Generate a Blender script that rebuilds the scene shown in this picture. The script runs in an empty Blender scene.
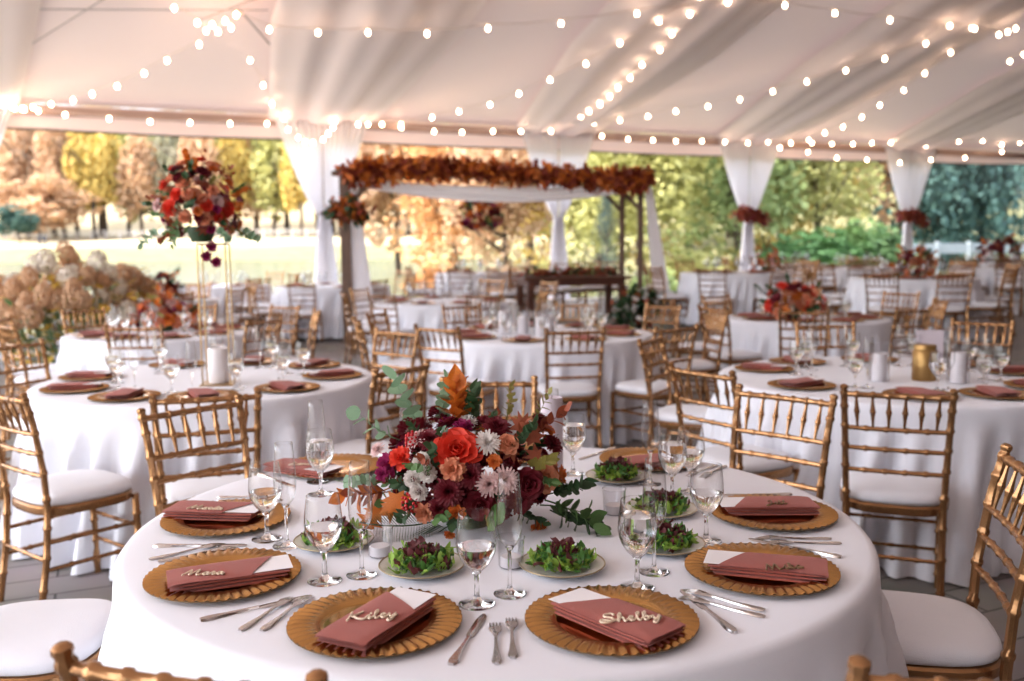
import bpy, math, random
from mathutils import Vector, Matrix
PI = math.pi
R = math.radians
col = bpy.context.scene.collection
scn = bpy.context.scene
random.seed(7)

# ------------------------------------------------------------------ camera numbers (image taken as 1024 x 681)
F, PITCH, ROLL, CAMH = 930.0, 0.1023, -0.0084, 1.487
_c, _s = math.cos(PITCH), math.sin(PITCH)
_r0, _u0, _f0 = Vector((1, 0, 0)), Vector((0, _s, _c)), Vector((0, _c, -_s))
_cr, _sr = math.cos(ROLL), math.sin(ROLL)
RGT = _r0 * _cr + _u0 * _sr
UPV = _u0 * _cr - _r0 * _sr
CAM = Vector((0, 0, CAMH))

def ray(px, py):
    return (_f0 + RGT * ((px - 512) / F) + UPV * ((340.5 - py) / F))

def at(px, py, z):
    """point of the horizontal plane z seen at a pixel"""
    d = ray(px, py)
    return CAM + d * ((z - CAMH) / d.z)

def atY(px, py, Y):
    d = ray(px, py)
    return CAM + d * (Y / d.y)

def floor_z(x, y):
    """the back of the floor ramps up a little"""
    v = .6 * x + .8 * y - 8.9
    return max(0.0, min(.28, .06 * v)) if y < 40 else .28

# ------------------------------------------------------------------ object helpers
class MB:
    def __init__(s): s.v, s.f = [], []
    def add(s, vs, fs):
        b = len(s.v); s.v += [tuple(v) for v in vs]; s.f += [tuple(b + i for i in f) for f in fs]; return s
    def box(s, x0, x1, y0, y1, z0, z1, M=None):
        vs = [Vector((x, y, z)) for z in (z0, z1) for x, y in ((x0, y0), (x1, y0), (x1, y1), (x0, y1))]
        if M: vs = [M @ v for v in vs]
        return s.add(vs, [(3, 2, 1, 0), (4, 5, 6, 7), (0, 1, 5, 4), (1, 2, 6, 5), (2, 3, 7, 6), (3, 0, 4, 7)])
    def tube(s, pts, rad, n=8, caps=True):
        pts = [Vector(p) for p in pts]
        if not hasattr(rad, '__len__'): rad = [rad] * len(pts)
        m = len(pts); vs = []; prev = None
        for i, p in enumerate(pts):
            t = (pts[min(i + 1, m - 1)] - pts[max(i - 1, 0)])
            if t.length < 1e-9: t = Vector((0, 0, 1))
            t.normalize()
            if prev is None:
                a = t.orthogonal().normalized()
            else:
                a = prev - t * prev.dot(t)
                a = a.normalized() if a.length > 1e-6 else t.orthogonal().normalized()
            prev = a; b = t.cross(a)
            for k in range(n):
                an = 2 * PI * k / n
                vs.append(p + (a * math.cos(an) + b * math.sin(an)) * rad[i])
        fs = [(i * n + k, i * n + (k + 1) % n, (i + 1) * n + (k + 1) % n, (i + 1) * n + k) for i in range(m - 1) for k in range(n)]
        if caps: fs += [tuple(range(n))[::-1], tuple((m - 1) * n + k for k in range(n))]
        return s.add(vs, fs)
    def lathe(s, prof, n=24, M=None, cap0=False, cap1=False, wob=None):
        vs = []
        for (r, z) in prof:
            for k in range(n):
                a = 2 * PI * k / n
                v = Vector((r * math.cos(a), r * math.sin(a), z))
                if wob: v = wob(v, a, r, z)
                vs.append(M @ v if M else v)
        m = len(prof)
        fs = [(i * n + k, i * n + (k + 1) % n, (i + 1) * n + (k + 1) % n, (i + 1) * n + k) for i in range(m - 1) for k in range(n)]
        if cap0: fs.append(tuple(range(n))[::-1])
        if cap1: fs.append(tuple((m - 1) * n + k for k in range(n)))
        return s.add(vs, fs)
    def join(s, o, M=None):
        return s.add([M @ Vector(v) for v in o.v] if M else o.v, o.f)
    def mesh(s, name, m, smooth=True, auto=None):
        me = bpy.data.meshes.new(name); me.from_pydata(s.v, [], s.f); me.validate()
        if m: me.materials.append(m)
        if smooth: me.shade_smooth()
        if auto is not None and smooth:
            me.set_sharp_from_angle(angle=R(auto))
        return me
    def build(s, name, m, parent=None, smooth=True, auto=40):
        return link(name, s.mesh(name, m, smooth, auto), parent)

def link(name, me, parent=None, loc=(0, 0, 0), rot=(0, 0, 0), sc=None):
    o = bpy.data.objects.new(name, me); col.objects.link(o)
    o.location = loc; o.rotation_euler = rot
    if sc is not None: o.scale = (sc, sc, sc) if not hasattr(sc, '__len__') else sc
    if parent: o.parent = parent
    return o

def tag(o, label=None, cat=None, group=None, kind=None):
    if label: o['label'] = label
    if cat: o['category'] = cat
    if group: o['group'] = group
    if kind: o['kind'] = kind
    return o

def thing(name, loc, rz=0, label=None, cat=None, group=None):
    o = bpy.data.objects.new(name, None); col.objects.link(o)
    o.empty_display_size = .1
    o.location = loc; o.rotation_euler = (0, 0, rz)
    return tag(o, label, cat, group)

KIDS = {}
def kids(o):
    return list(o.children)

def dup(root, loc, rz, label, group=None, parent=None, src_kids=None):
    c = root.copy(); col.objects.link(c)
    if parent: c.parent = parent
    else:
        c.location = loc; c.rotation_euler = (0, 0, rz)
        if label: c['label'] = label
        if group: c['group'] = group
    for ch in (src_kids if src_kids is not None else kids(root)):
        dup(ch, None, 0, None, None, parent=c)
    return c

class Kind:
    """a thing built once; the first placing uses it, the next ones copy it with its parts"""
    def __init__(s, root, cat): s.root, s.cat, s.used = root, cat, False; s.k = None
    def place(s, loc, rz, label, group=None):
        if not s.used:
            s.used = True; o = s.root
            s.k = kids(o)
            o.location = loc; o.rotation_euler = (0, 0, rz)
            tag(o, label, s.cat, group); return o
        return dup(s.root, loc, rz, label, group, src_kids=s.k)

# ------------------------------------------------------------------ materials
def mat(name, c, rough=.5, metal=0.0, var=.12, scale=20, bump=0.0, bscale=60, sheen=0, trans=0, spec=None, objcol=False, coat=0, subs=0):
    m = bpy.data.materials.new(name); m.use_nodes = True
    nt = m.node_tree; N = nt.nodes; L = nt.links
    p = N['Principled BSDF']
    tc = N.new('ShaderNodeTexCoord'); nz = N.new('ShaderNodeTexNoise'); nz.inputs['Scale'].default_value = scale
    nz.inputs['Detail'].default_value = 3
    L.new(tc.outputs['Object'], nz.inputs['Vector'])
    mx = N.new('ShaderNodeMix'); mx.data_type = 'RGBA'; mx.blend_type = 'MIX'
    a = [max(0, x * (1 - var)) for x in c]; b = [min(1, x * (1 + var)) for x in c]
    mx.inputs[6].default_value = (*a, 1); mx.inputs[7].default_value = (*b, 1)
    L.new(nz.outputs['Fac'], mx.inputs[0])
    out = mx.outputs[2]
    if objcol:
        oi = N.new('ShaderNodeObjectInfo'); mu = N.new('ShaderNodeMix'); mu.data_type = 'RGBA'; mu.blend_type = 'MULTIPLY'
        mu.inputs[0].default_value = 1
        L.new(out, mu.inputs[6]); L.new(oi.outputs['Color'], mu.inputs[7]); out = mu.outputs[2]
    L.new(out, p.inputs['Base Color'])
    p.inputs['Roughness'].default_value = rough; p.inputs['Metallic'].default_value = metal
    if spec is not None: p.inputs['Specular IOR Level'].default_value = spec
    if sheen: p.inputs['Sheen Weight'].default_value = sheen
    if coat: p.inputs['Coat Weight'].default_value = coat
    if bump:
        n2 = N.new('ShaderNodeTexNoise'); n2.inputs['Scale'].default_value = bscale
        L.new(tc.outputs['Object'], n2.inputs['Vector'])
        bp = N.new('ShaderNodeBump'); bp.inputs['Strength'].default_value = bump; bp.inputs['Distance'].default_value = .01
        L.new(n2.outputs['Fac'], bp.inputs['Height']); L.new(bp.outputs['Normal'], p.inputs['Normal'])
    if trans:
        tr = N.new('ShaderNodeBsdfTranslucent'); L.new(out, tr.inputs['Color'])
        ms = N.new('ShaderNodeMixShader'); ms.inputs[0].default_value = trans
        L.new(p.outputs[0], ms.inputs[1]); L.new(tr.outputs[0], ms.inputs[2])
        L.new(ms.outputs[0], N['Material Output'].inputs['Surface'])
    return m

def glassmat(name, tint=(1, 1, 1), ior=1.5, boost=1.0, rough=0.0):
    """thin clear glass: transparent with Fresnel reflection"""
    m = bpy.data.materials.new(name); m.use_nodes = True
    nt = m.node_tree; N = nt.nodes; L = nt.links; N.clear()
    out = N.new('ShaderNodeOutputMaterial'); t = N.new('ShaderNodeBsdfTransparent'); g = N.new('ShaderNodeBsdfGlossy')
    lw = N.new('ShaderNodeLayerWeight'); lw.inputs['Blend'].default_value = .5
    pw = N.new('ShaderNodeMath'); pw.operation = 'POWER'; pw.inputs[1].default_value = 3.2; L.new(lw.outputs['Facing'], pw.inputs[0])
    nz = N.new('ShaderNodeTexNoise'); nz.inputs['Scale'].default_value = 3
    mm2 = N.new('ShaderNodeMath'); mm2.operation = 'MULTIPLY_ADD'; mm2.inputs[1].default_value = .02; mm2.inputs[2].default_value = .035 * boost
    L.new(nz.outputs['Fac'], mm2.inputs[0])
    mm = N.new('ShaderNodeMath'); mm.operation = 'MULTIPLY_ADD'; mm.inputs[1].default_value = .8 * boost; mm.use_clamp = True
    L.new(pw.outputs[0], mm.inputs[0]); L.new(mm2.outputs[0], mm.inputs[2])
    g.inputs['Roughness'].default_value = rough
    tm = N.new('ShaderNodeMix'); tm.data_type = 'RGBA'; tm.inputs[6].default_value = (*tint, 1); tm.inputs[7].default_value = (*[q * .62 for q in tint], 1)
    p2 = N.new('ShaderNodeMath'); p2.operation = 'POWER'; p2.inputs[1].default_value = 2.2; L.new(lw.outputs['Facing'], p2.inputs[0])
    L.new(p2.outputs[0], tm.inputs[0]); L.new(tm.outputs[2], t.inputs['Color'])
    mx = N.new('ShaderNodeMixShader'); L.new(mm.outputs[0], mx.inputs[0]); L.new(t.outputs[0], mx.inputs[1]); L.new(g.outputs[0], mx.inputs[2])
    L.new(mx.outputs[0], out.inputs['Surface'])
    return m

def refr(name, ior, colr=(1, 1, 1)):
    m = bpy.data.materials.new(name); m.use_nodes = True
    p = m.node_tree.nodes['Principled BSDF']
    p.inputs['Transmission Weight'].default_value = 1; p.inputs['Roughness'].default_value = 0
    p.inputs['IOR'].default_value = ior; p.inputs['Base Color'].default_value = (*colr, 1)
    return m

def emis(name, c, s):
    m = bpy.data.materials.new(name); m.use_nodes = True
    p = m.node_tree.nodes['Principled BSDF']
    p.inputs['Base Color'].default_value = (*c, 1)
    p.inputs['Emission Color'].default_value = (*c, 1); p.inputs['Emission Strength'].default_value = s
    return m

M = {}
M['gold'] = mat('gold paint wood', (.36, .185, .08), .27, .75, .18, 30, .15, 40)
M['cushion'] = mat('white cushion fabric', (.77, .78, .83), .8, 0, .03, 8, .2, 300, sheen=.3)
M['cloth'] = mat('white table linen', (.77, .78, .84), .75, 0, .03, 3, .12, 500, sheen=.2)
M['charger'] = mat('gold charger glaze', (.54, .29, .10), .27, 1.0, .3, 14, .08, 60)
M['well'] = mat('polished gold well', (.52, .27, .08), .13, 1.0, .1, 8)
M['charger_rim'] = mat('bronze charger edge', (.22, .13, .06), .4, .6)
M['napkin'] = mat('terracotta linen', (.34, .075, .052), .85, 0, .1, 60, .35, 700, sheen=.15)
M['card'] = mat('white card', (.85, .83, .85), .7, 0, .02)
M['sign'] = mat('pale gilded wood', (.80, .66, .50), .4, .25, .08)
M['signdark'] = mat('bronze laser cut wood', (.20, .11, .05), .4, .4, .08)
M['silver'] = mat('polished silver', (.62, .59, .58), .2, 1, .08, 60, .05, 80)
M['plate'] = mat('ivory porcelain', (.80, .78, .74), .18, 0, .02)
M['giltedge'] = mat('gilt edge', (.42, .34, .22), .3, .8)
M['glass'] = glassmat('clear glass', (.985, .985, .985), 1.5, 1.25)
M['glass_far'] = glassmat('clear glass far', (.90, .90, .92), 1.55, 2.4, .05)
M['stem'] = refr('solid glass', 1.47)
M['water'] = refr('water', 1.33)
M['candle'] = mat('candle wax', (.84, .80, .80), .5, 0, .03)
M['wick'] = mat('candle wick', (.05, .04, .03), .8)
M['lav'] = mat('pale card stock', (.62, .55, .60), .7, 0, .03)
M['canister'] = mat('brushed gold metal', (.34, .20, .07), .38, .8, .15, 20, .2, 50)
M['goldmetal'] = mat('gold metal rod', (.42, .27, .12), .3, .9, .1)
M['dtable'] = mat('grey laminate', (.25, .24, .23), .6)
M['steel'] = mat('grey steel legs', (.2, .2, .2), .4, .8)
M['wood'] = mat('dark stained wood', (.10, .035, .02), .45, 0, .35, 12, .1)
M['archwood'] = mat('weathered arch timber', (.13, .075, .05), .7, 0, .3, 10, .2)
M['greendk'] = mat('dark green leaf', (.035, .085, .03), .5, 0, .35, 30, trans=.25)
M['green'] = mat('green leaf', (.10, .20, .06), .5, 0, .3, 30, trans=.3)
M['greenlt'] = mat('pale eucalyptus leaf', (.22, .36, .22), .5, 0, .2, 30, trans=.3)
M['olive'] = mat('olive leaf', (.28, .25, .06), .5, 0, .3, 30, trans=.3)
M['oleaf'] = mat('orange autumn leaf', (.62, .17, .02), .55, 0, .3, 25, trans=.3)
M['rleaf'] = mat('rust autumn leaf', (.30, .07, .03), .55, 0, .35, 25, trans=.25)
M['coral'] = mat('coral rose petal', (.78, .06, .03), .6, 0, .2, 40, trans=.2)
M['burg'] = mat('burgundy petal', (.17, .008, .018), .6, 0, .35, 40, trans=.15)
M['redp'] = mat('red berry', (.50, .015, .02), .3, 0, .2, 40)
M['white'] = mat('white mum petal', (.82, .76, .72), .6, 0, .05, 40, trans=.2)
M['blush'] = mat('blush mum petal', (.74, .52, .50), .6, 0, .1, 40, trans=.2)
M['peach'] = mat('peach carnation petal', (.78, .33, .19), .6, 0, .2, 40, trans=.2)
M['orangep'] = mat('orange petal', (.70, .19, .04), .6, 0, .2, 40, trans=.2)
M['magenta'] = mat('magenta petal', (.35, .02, .12), .6, 0, .2, 40, trans=.2)
M['yellowc'] = mat('yellow flower eye', (.6, .38, .05), .7)
M['stemg'] = mat('green stem', (.08, .13, .04), .6)
M['tan'] = mat('tan hydrangea head', (.70, .46, .28), .8, 0, .3, 30, trans=.3)
M['cream'] = mat('cream hydrangea head', (.85, .78, .68), .8, 0, .1, 30, trans=.3)
M['yleaf'] = mat('yellow leaf', (.80, .55, .10), .6, 0, .25, 10, trans=.4)
M['lettuce'] = mat('frisee lettuce', (.33, .52, .09), .42, 0, .5, 45, trans=.25)
M['lettucedk'] = mat('dark lettuce', (.09, .24, .05), .42, 0, .4, 45, trans=.2)
M['redlett'] = mat('red lettuce', (.14, .03, .035), .42, 0, .4, 45, trans=.2)
M['pole'] = mat('aluminium tent pole', (.5, .47, .45), .4, .6)
M['sheer'] = mat('sheer white drape', (.86, .84, .87), .85, 0, .02, 6, trans=.45)
M['tieleaf'] = mat('rust foliage', (.27, .045, .02), .6, 0, .45, 14, trans=.2)
M['beam'] = mat('eave beam', (.40, .27, .22), .5, .2, .1)
M['rope'] = mat('black edge rope', (.03, .03, .035), .6)
M['wire'] = mat('white string light wire', (.72, .60, .52), .6)
M['bulb'] = emis('glowing bulb', (1.0, .70, .48), 15)
M['socket'] = mat('bulb socket', (.55, .42, .35), .5)
M['bark'] = mat('tree bark', (.09, .065, .05), .9, 0, .3, 3)
M['fence'] = mat('weathered fence rails', (.55, .50, .45), .8)
M['foliage'] = mat('tree foliage', (.85, .85, .85), .7, 0, .5, 5.5, objcol=True, trans=.35)
M['coat'] = mat('dark coat', (.02, .03, .06), .8)
M['skin'] = mat('skin', (.5, .3, .22), .6)
M['hair'] = mat('brown hair', (.05, .03, .02), .7)

# ------------------------------------------------------------------ chiavari chair
def turned(p0, p1, r, rings, bump=.0042, w=.007, spindle=False, bow=None):
    """a bamboo-turned stick from p0 to p1 with raised rings at the given fractions"""
    p0, p1 = Vector(p0), Vector(p1); L = (p1 - p0).length
    ts = {0.0, 1.0}
    for q in rings:
        for d in (-w * 1.6, -w * .6, w * .6, w * 1.6): ts.add(min(1, max(0, q + d / L)))
    if spindle or bow:
        for i in range(1, 8): ts.add(i / 8)
    ts = sorted(ts); pts = []; rs = []
    for t in ts:
        rr = r
        if spindle: rr = r * (.62 + .55 * math.exp(-((t - .5) / .22) ** 2))
        for q in rings:
            if abs(t - q) * L <= w * .8: rr = rr + bump
        p = p0.lerp(p1, t)
        if bow: p = p + Vector(bow) * (4 * t * (1 - t))
        pts.append(p); rs.append(rr)
    return pts, rs

def chair_parts():
    P = []
    TW, SW = .195, .178           # half width of the back at top / at seat
    def back_post(sx, n):
        pts = [(sx * SW, -.245, 0), (sx * SW, -.205, .25), (sx * SW, -.19, .44), (sx * (SW + .006), -.2, .60), (sx * (TW - .004), -.232, .80), (sx * TW, -.262, .915)]
        m = MB(); allp, allr = [], []
        rings = [.12, .25, .37, .49, .60, .685, .765, .845, .90]
        # sample a smooth curve through pts by z
        zs = sorted(set([0, .915] + [z + d for z in rings for d in (-.011, -.004, .004, .011)] + [.44, .52, .7, .8]))
        def cur(z):
            for a, b in zip(pts, pts[1:]):
                if a[2] <= z <= b[2] + 1e-6:
                    t = (z - a[2]) / (b[2] - a[2]); return Vector(a).lerp(Vector(b), t)
            return Vector(pts[-1])
        for z in zs:
            rr = .0145 if z < .5 else .0132
            for q in rings:
                if abs(z - q) < .006: rr += .0035
            allp.append(cur(z)); allr.append(rr)
        allp.append(Vector((sx * TW, -.2635, .921))); allr.append(.0162)
        allp.append(Vector((sx * TW, -.265, .929))); allr.append(.0150)
        allp.append(Vector((sx * TW, -.266, .934))); allr.append(.008)
        m.tube(allp, allr, n); return m
    def front_leg(sx, n):
        m = MB(); m.tube(*turned((sx * .187, .18, .435), (sx * .19, .19, 0), .0155, [.2, .42, .64, .86]), n); return m
    def seat_shape(k, z0, z1, rounding, n=32):
        def r2(a):
            c, s_ = math.cos(a), math.sin(a)
            e = 3.2
            x = .205 * abs(c) ** (2 / e) * (1 if c > 0 else -1)
            y = .205 * abs(s_) ** (2 / e) * (1 if s_ > 0 else -1)
            x *= (1 + .06 * (y / .2))
            return x, y
        vs = []; prof = rounding
        for (f, z) in prof:
            for i in range(n):
                x, y = r2(2 * PI * i / n); vs.append((x * f * k, y * f * k, z))
        m = len(prof)
        fs = [(i * n + j, i * n + (j + 1) % n, (i + 1) * n + (j + 1) % n, (i + 1) * n + j) for i in range(m - 1) for j in range(n)]
        fs += [tuple(range(n))[::-1], tuple((m - 1) * n + j for j in range(n))]
        return MB().add(vs, fs)
    P.append(('seat_frame', lambda n: seat_shape(1.03, 0, 0, [(.97, .412), (1, .42), (1, .443), (.97, .45)], 28), 'gold'))
    P.append(('cushion', lambda n: seat_shape(1.0, 0, 0, [(.93, .449), (1.0, .458), (1.02, .470), (1.0, .484), (.93, .496), (.8, .503), (.5, .507), (.2, .508)], 32), 'cushion'))
    for sx in (-1, 1): P.append(('back_leg', lambda n, sx=sx: back_post(sx, n), 'gold'))
    for sx in (-1, 1): P.append(('front_leg', lambda n, sx=sx: front_leg(sx, n), 'gold'))
    P.append(('top_rail', lambda n: MB().tube(*turned((-TW, -.256, .896), (TW, -.256, .896), .0112, [.12, .27, .42, .58, .73, .88], bow=(0, -.014, 0)), n), 'gold'))
    for z, y in ((.757, -.222), (.675, -.21), (.585, -.199)):
        P.append(('back_rail', lambda n, z=z, y=y: MB().tube(*turned((-.185, y, z), (.185, y, z), .0095, [.2, .4, .6, .8], .003, bow=(0, -.01, 0)), n), 'gold'))
    for i in range(6):
        x = -.15 + .06 * i
        yb = -.01 * (1 - (x / .19) ** 2)
        P.append(('spindle', lambda n, x=x, yb=yb: MB().tube(*turned((x * .95, -.222 + yb, .76), (x, -.256 + yb * 1.3, .895), .0085, [.5], .002, .006, spindle=True), max(5, n - 2)), 'gold'))
    for z in (.17, .29): P.append(('stretcher', lambda n, z=z: MB().tube(*turned((-.188, .187, z), (.188, .187, z), .0085, [.25, .5, .75], .003), max(5, n - 2)), 'gold'))
    for sx in (-1, 1):
        for z in (.20, .31): P.append(('stretcher', lambda n, z=z, sx=sx: MB().tube(*turned((sx * .188, .186, z), (sx * SW, -.205, z), .0085, [.25, .5, .75], .003), max(5, n - 2)), 'gold'))
    P.append(('stretcher', lambda n: MB().tube(*turned((-SW, -.21, .24), (SW, -.21, .24), .0085, [.25, .5, .75], .003), max(5, n - 2)), 'gold'))
    return P
CP = chair_parts()
_root = thing('chiavari_chair', (0, 0, 0))
for nm, fn, mt in CP: fn(8).build(nm, M[mt], _root)
CHAIR = Kind(_root, 'chair')
# distant chair: frame and cushion only, its sticks too small to tell apart
_root2 = thing('chiavari_chair', (0, 0, 0))
_fm = MB()
for nm, fn, mt in CP:
    if mt == 'gold': _fm.join(fn(5))
_fm.build('frame', M['gold'], _root2)
CP[1][1](8).build('cushion', M['cushion'], _root2)
CHAIRF = Kind(_root2, 'chair')

# ------------------------------------------------------------------ place words
SEC = ['right', 'right, toward back', 'back right', 'back, right of middle', 'back', 'back, left of middle', 'back left', 'left, toward back',
       'left', 'left, toward front', 'front left', 'front, left of middle', 'front', 'front, right of middle', 'front right', 'right, toward front']
def pos(a):
    return SEC[int(round((a % 360) / 22.5)) % 16]
used_labels = {}
def uniq(lbl):
    n = used_labels.get(lbl, 0); used_labels[lbl] = n + 1
    return lbl if n == 0 else None

def put_chair(x, y, face, label, group='gold chairs around the round tables', far=False):
    """x, y: middle of the seat; face: heading of the sitter in degrees"""
    K = CHAIRF if far else CHAIR
    return K.place((x, y, floor_z(x, y)), R(face - 90), label, group)

def chair_back(x, y, tx, ty, label, turn=0, **k):
    """x, y: middle of the back's top rail; faces (tx, ty)"""
    a = math.atan2(ty - y, tx - x) + R(turn)
    put_chair(x + .25 * math.cos(a), y + .25 * math.sin(a), math.degrees(a), label, **k)

# ------------------------------------------------------------------ tables
def cloth_mesh(Rt, seed, nf=26, amp=.10, drop=.755):
    rnd = random.Random(seed); n = 240
    ph = [(rnd.uniform(.6, 1.2), k, rnd.uniform(0, 6.28)) for k in (nf - 9, nf, nf + 5, nf + 13, 7, nf + 22)]
    def wave(a): return sum(w * math.sin(k * a + p) for w, k, p in ph) / 2.6
    prof = [(0.0, 0), (.25, 0), (.5, 0), (.75, 0), (.92, 0), (.975, -.0005), (.992, -.004), (1.0, -.014), (1.003, -.04), (1.008, -.1)]
    rings = [(Rt * f, .765 + z, 0) for f, z in prof[1:]]
    for i in range(1, 13):
        t = i / 12
        rings.append((Rt * (1.008 + .05 * t), .665 - (.665 - (.765 - drop)) * t, t ** .55))
    vs = [(0, 0, .765)]
    for r, z, w in rings:
        for k in range(n):
            a = 2 * PI * k / n
            q = wave(a + .12 * w)
            rr = r + amp * w * q + (.03 * w * w if q > 0 else 0)
            vs.append((rr * math.cos(a), rr * math.sin(a), z + (.0006 * math.sin(9 * a + r * 7) if w == 0 and r < Rt * .9 else 0)))
    fs = [(0, 1 + k, 1 + (k + 1) % n) for k in range(n)]
    for i in range(len(rings) - 1):
        for k in range(n):
            fs.append((1 + i * n + k, 1 + (i + 1) * n + k, 1 + (i + 1) * n + (k + 1) % n, 1 + i * n + (k + 1) % n))
    mb = MB(); mb.add(vs, fs)
    return mb.mesh('tablecloth', M['cloth'])

_troot = thing('round_table', (0, 0, 0))
MB().lathe([(.3, .738), (.90, .738), (.905, .745), (.905, .757), (.9, .76), (.3, .76)], 48, cap0=True, cap1=True).build('tabletop', M['dtable'], _troot)
for k in range(4):
    a = R(45 + 90 * k)
    MB().tube([(.55 * math.cos(a), .55 * math.sin(a), .738), (.5 * math.cos(a), .5 * math.sin(a), .4), (.56 * math.cos(a), .56 * math.sin(a), 0)], .014, 8).build('leg', M['steel'], _troot)
TABLE = Kind(_troot, 'table')
CL = [cloth_mesh(.94, 3, 20, .09), cloth_mesh(.94, 11, 27, .10), cloth_mesh(.94, 19, 31, .09)]

T = {  # name: x, y, radius, words that find the table
 'T0': (-.04, 2.403, .94, 'nearest round table'),
 'T1': (-1.68, 5.10, .90, 'flower stand table on the left'),
 'T2': (.25, 7.60, .90, 'white pillar candle table in the middle'),
 'T3': (2.06, 4.96, .93, 'gold canister table on the right'),
 'T4': (-3.0, 7.95, .79, 'low orange bouquet table on the left'),
 'T5': (2.84, 8.95, .77, 'red bouquet table on the right'),
 'T6': (-.85, 12.0, .92, 'white table before the arch'),
 'T7': (5.3, 12.3, .80, 'brown bouquet table at far right'),
 'T8': (-5.06, 13.0, .92, 'far left table beside the shrubs'),
 'T10': (3.4, 14.3, .80, 'table right of the arch'),
 'T13': (6.1, 16.4, .80, 'table behind the brown bouquet table'),
 'T11': (5.75, 19.3, .80, 'farthest table under the right curtains'),
 'T12': (10.0, 19.0, .92, 'far right table below the conifer'),
 'T14': (-2.9, 15.1, .92, 'far table left of the arch'),
 'T15': (-.55, 16.6, .80, 'table with tall stand behind the arch'),
 'T17': (-5.0, 16.2, .80, 'farthest table on the left'),
 'T20': (8.4, 16.0, .80, 'far table left of the right edge'),
}
for i, (k, (x, y, r, w)) in enumerate(T.items()):
    z = floor_z(x, y)
    t = TABLE.place((x, y, z), 0, 'round folding table hidden under the cloth of the ' + w, 'round folding tables')
    if r < .93: t.scale = (r / .94, r / .94, 1)
    c = link('tablecloth', CL[0 if k == 'T0' else i % 3], None, (x, y, z), (0, 0, R(37 * i)), (r / .94, r / .94, 1))
    tag(c, 'floor length white cloth on the ' + w, 'tablecloth', 'white round tablecloths')

# ------------------------------------------------------------------ table top things
def charger_root(n=96, flutes=48):
    mb = MB()
    def wob(v, a, r, z):
        if r > .118:
            q = (r - .118) / .047
            v.z += .0030 * math.cos(flutes * a) * min(1, q * 2)
            s_ = 1 + (.003 * math.cos(flutes * a) if r > .158 else 0)
            v.x *= s_; v.y *= s_
        return v
    prof = [(.104, .0090), (.110, .0125), (.118, .0155), (.135, .0165), (.15, .0165), (.162, .0145), (.165, .0135)]
    if n < 60:
        mb.lathe(prof, n)
    else:
        mb.lathe(prof, flutes * 5, wob=wob)
    root = thing('charger_plate', (0, 0, 0))
    mb.build('plate_face', M['charger'], root, auto=None)
    MB().lathe([(.001, .007), (.05, .007), (.095, .007), (.101, .0078), (.1045, .0093)], 48 if n > 60 else 20).build('well', M['well'], root, auto=None)
    MB().lathe([(.165, .0135), (.1655, .0115), (.12, .004), (.09, 0), (.02, 0)], 72 if n > 60 else 24, cap1=False).build('underside', M['charger_rim'], root, auto=None)
    return root
CHG = Kind(charger_root(), 'plate'); CHGF = Kind(charger_root(24, 0), 'plate')

def napkin_mesh(seed, n=1):
    """folded terracotta napkin pocket: long folded rectangle of several layers, ~ .19 x .085"""
    rnd = random.Random(seed); mb = MB()
    L, W = .20, .088
    for k in range(3):
        z0 = .0005 + k * .0070; th = .0064
        l0 = -L / 2 + .004 * k; l1 = L / 2 - .004 * (2 - k); w = W / 2 - .0015 * (k % 2)
        nx, ny = 9, 5
        vs = []
        for side in (0, 1):
            for i in range(nx):
                for j in range(ny):
                    x = l0 + (l1 - l0) * i / (nx - 1); y = -w + 2 * w * j / (ny - 1)
                    e = 1 - .75 * max(abs(2 * i / (nx - 1) - 1) ** 8, abs(2 * j / (ny - 1) - 1) ** 6 * .7)
                    zz = z0 + th * .5 + (th * .5 * e if side else -th * .5 * e) + .0012 * math.sin(23 * x + 9 * y + seed) * side
                    # a slight taper and bend
                    vs.append((x, y * (1 - .08 * (x / L + .5)), zz))
        N = nx * ny; fs = []
        for i in range(nx - 1):
            for j in range(ny - 1):
                a = i * ny + j
                fs.append((N + a, N + a + ny, N + a + ny + 1, N + a + 1)); fs.append((a + 1, a + ny + 1, a + ny, a))
        for i in range(nx - 1):
            a = i * ny; fs.append((a, a + ny, N + a + ny, N + a)); a += ny - 1; fs.append((a + ny, a, N + a, N + a + ny))
        for j in range(ny - 1):
            a = j; fs.append((a + 1, a, N + a, N + a + 1)); a = (nx - 1) * ny + j; fs.append((a, a + 1, N + a + 1, N + a))
        mb.add(vs, fs)
    # top diagonal flap folded over (covers the left part down to a slanted edge)
    z = .0218
    GX, GY = 10, 9; vt = []
    for i in range(GX + 1):
        for j in range(GY + 1):
            v_ = j / GY; u_ = i / GX
            x1 = .035 + .048 * v_
            x = -.099 + (x1 + .099) * u_; y = -.0438 + .0868 * v_
            e = abs(2 * v_ - 1)
            vt.append((x, y, z + .0030 - .0026 * e ** 6 - .003 * (1 - u_) ** 10 + .0009 * math.sin(31 * x + seed) * math.sin(50 * y + seed)))
    for lo in (0, 1):
        q = [(a_, b_, c_ - .0028 * lo) for a_, b_, c_ in vt]
        fs = [(i * (GY + 1) + j, (i + 1) * (GY + 1) + j, (i + 1) * (GY + 1) + j + 1, i * (GY + 1) + j + 1) for i in range(GX) for j in range(GY)]
        mb.add(q, fs if not lo else [f[::-1] for f in fs])
    return mb.mesh('napkin', M['napkin'], True, 35)
NAPM = [napkin_mesh(1), napkin_mesh(5)]
_cm = MB()
_vs = [(.020, -.0375, .0212), (.106, -.036, .0212), (.108, .038, .0212), (.066, .036, .0212)]
_cm.add(_vs + [(a, b, c + .0006) for a, b, c in _vs], [(4, 5, 6, 7), (3, 2, 1, 0), (0, 1, 5, 4), (1, 2, 6, 5), (2, 3, 7, 6), (3, 0, 4, 7)])
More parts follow.
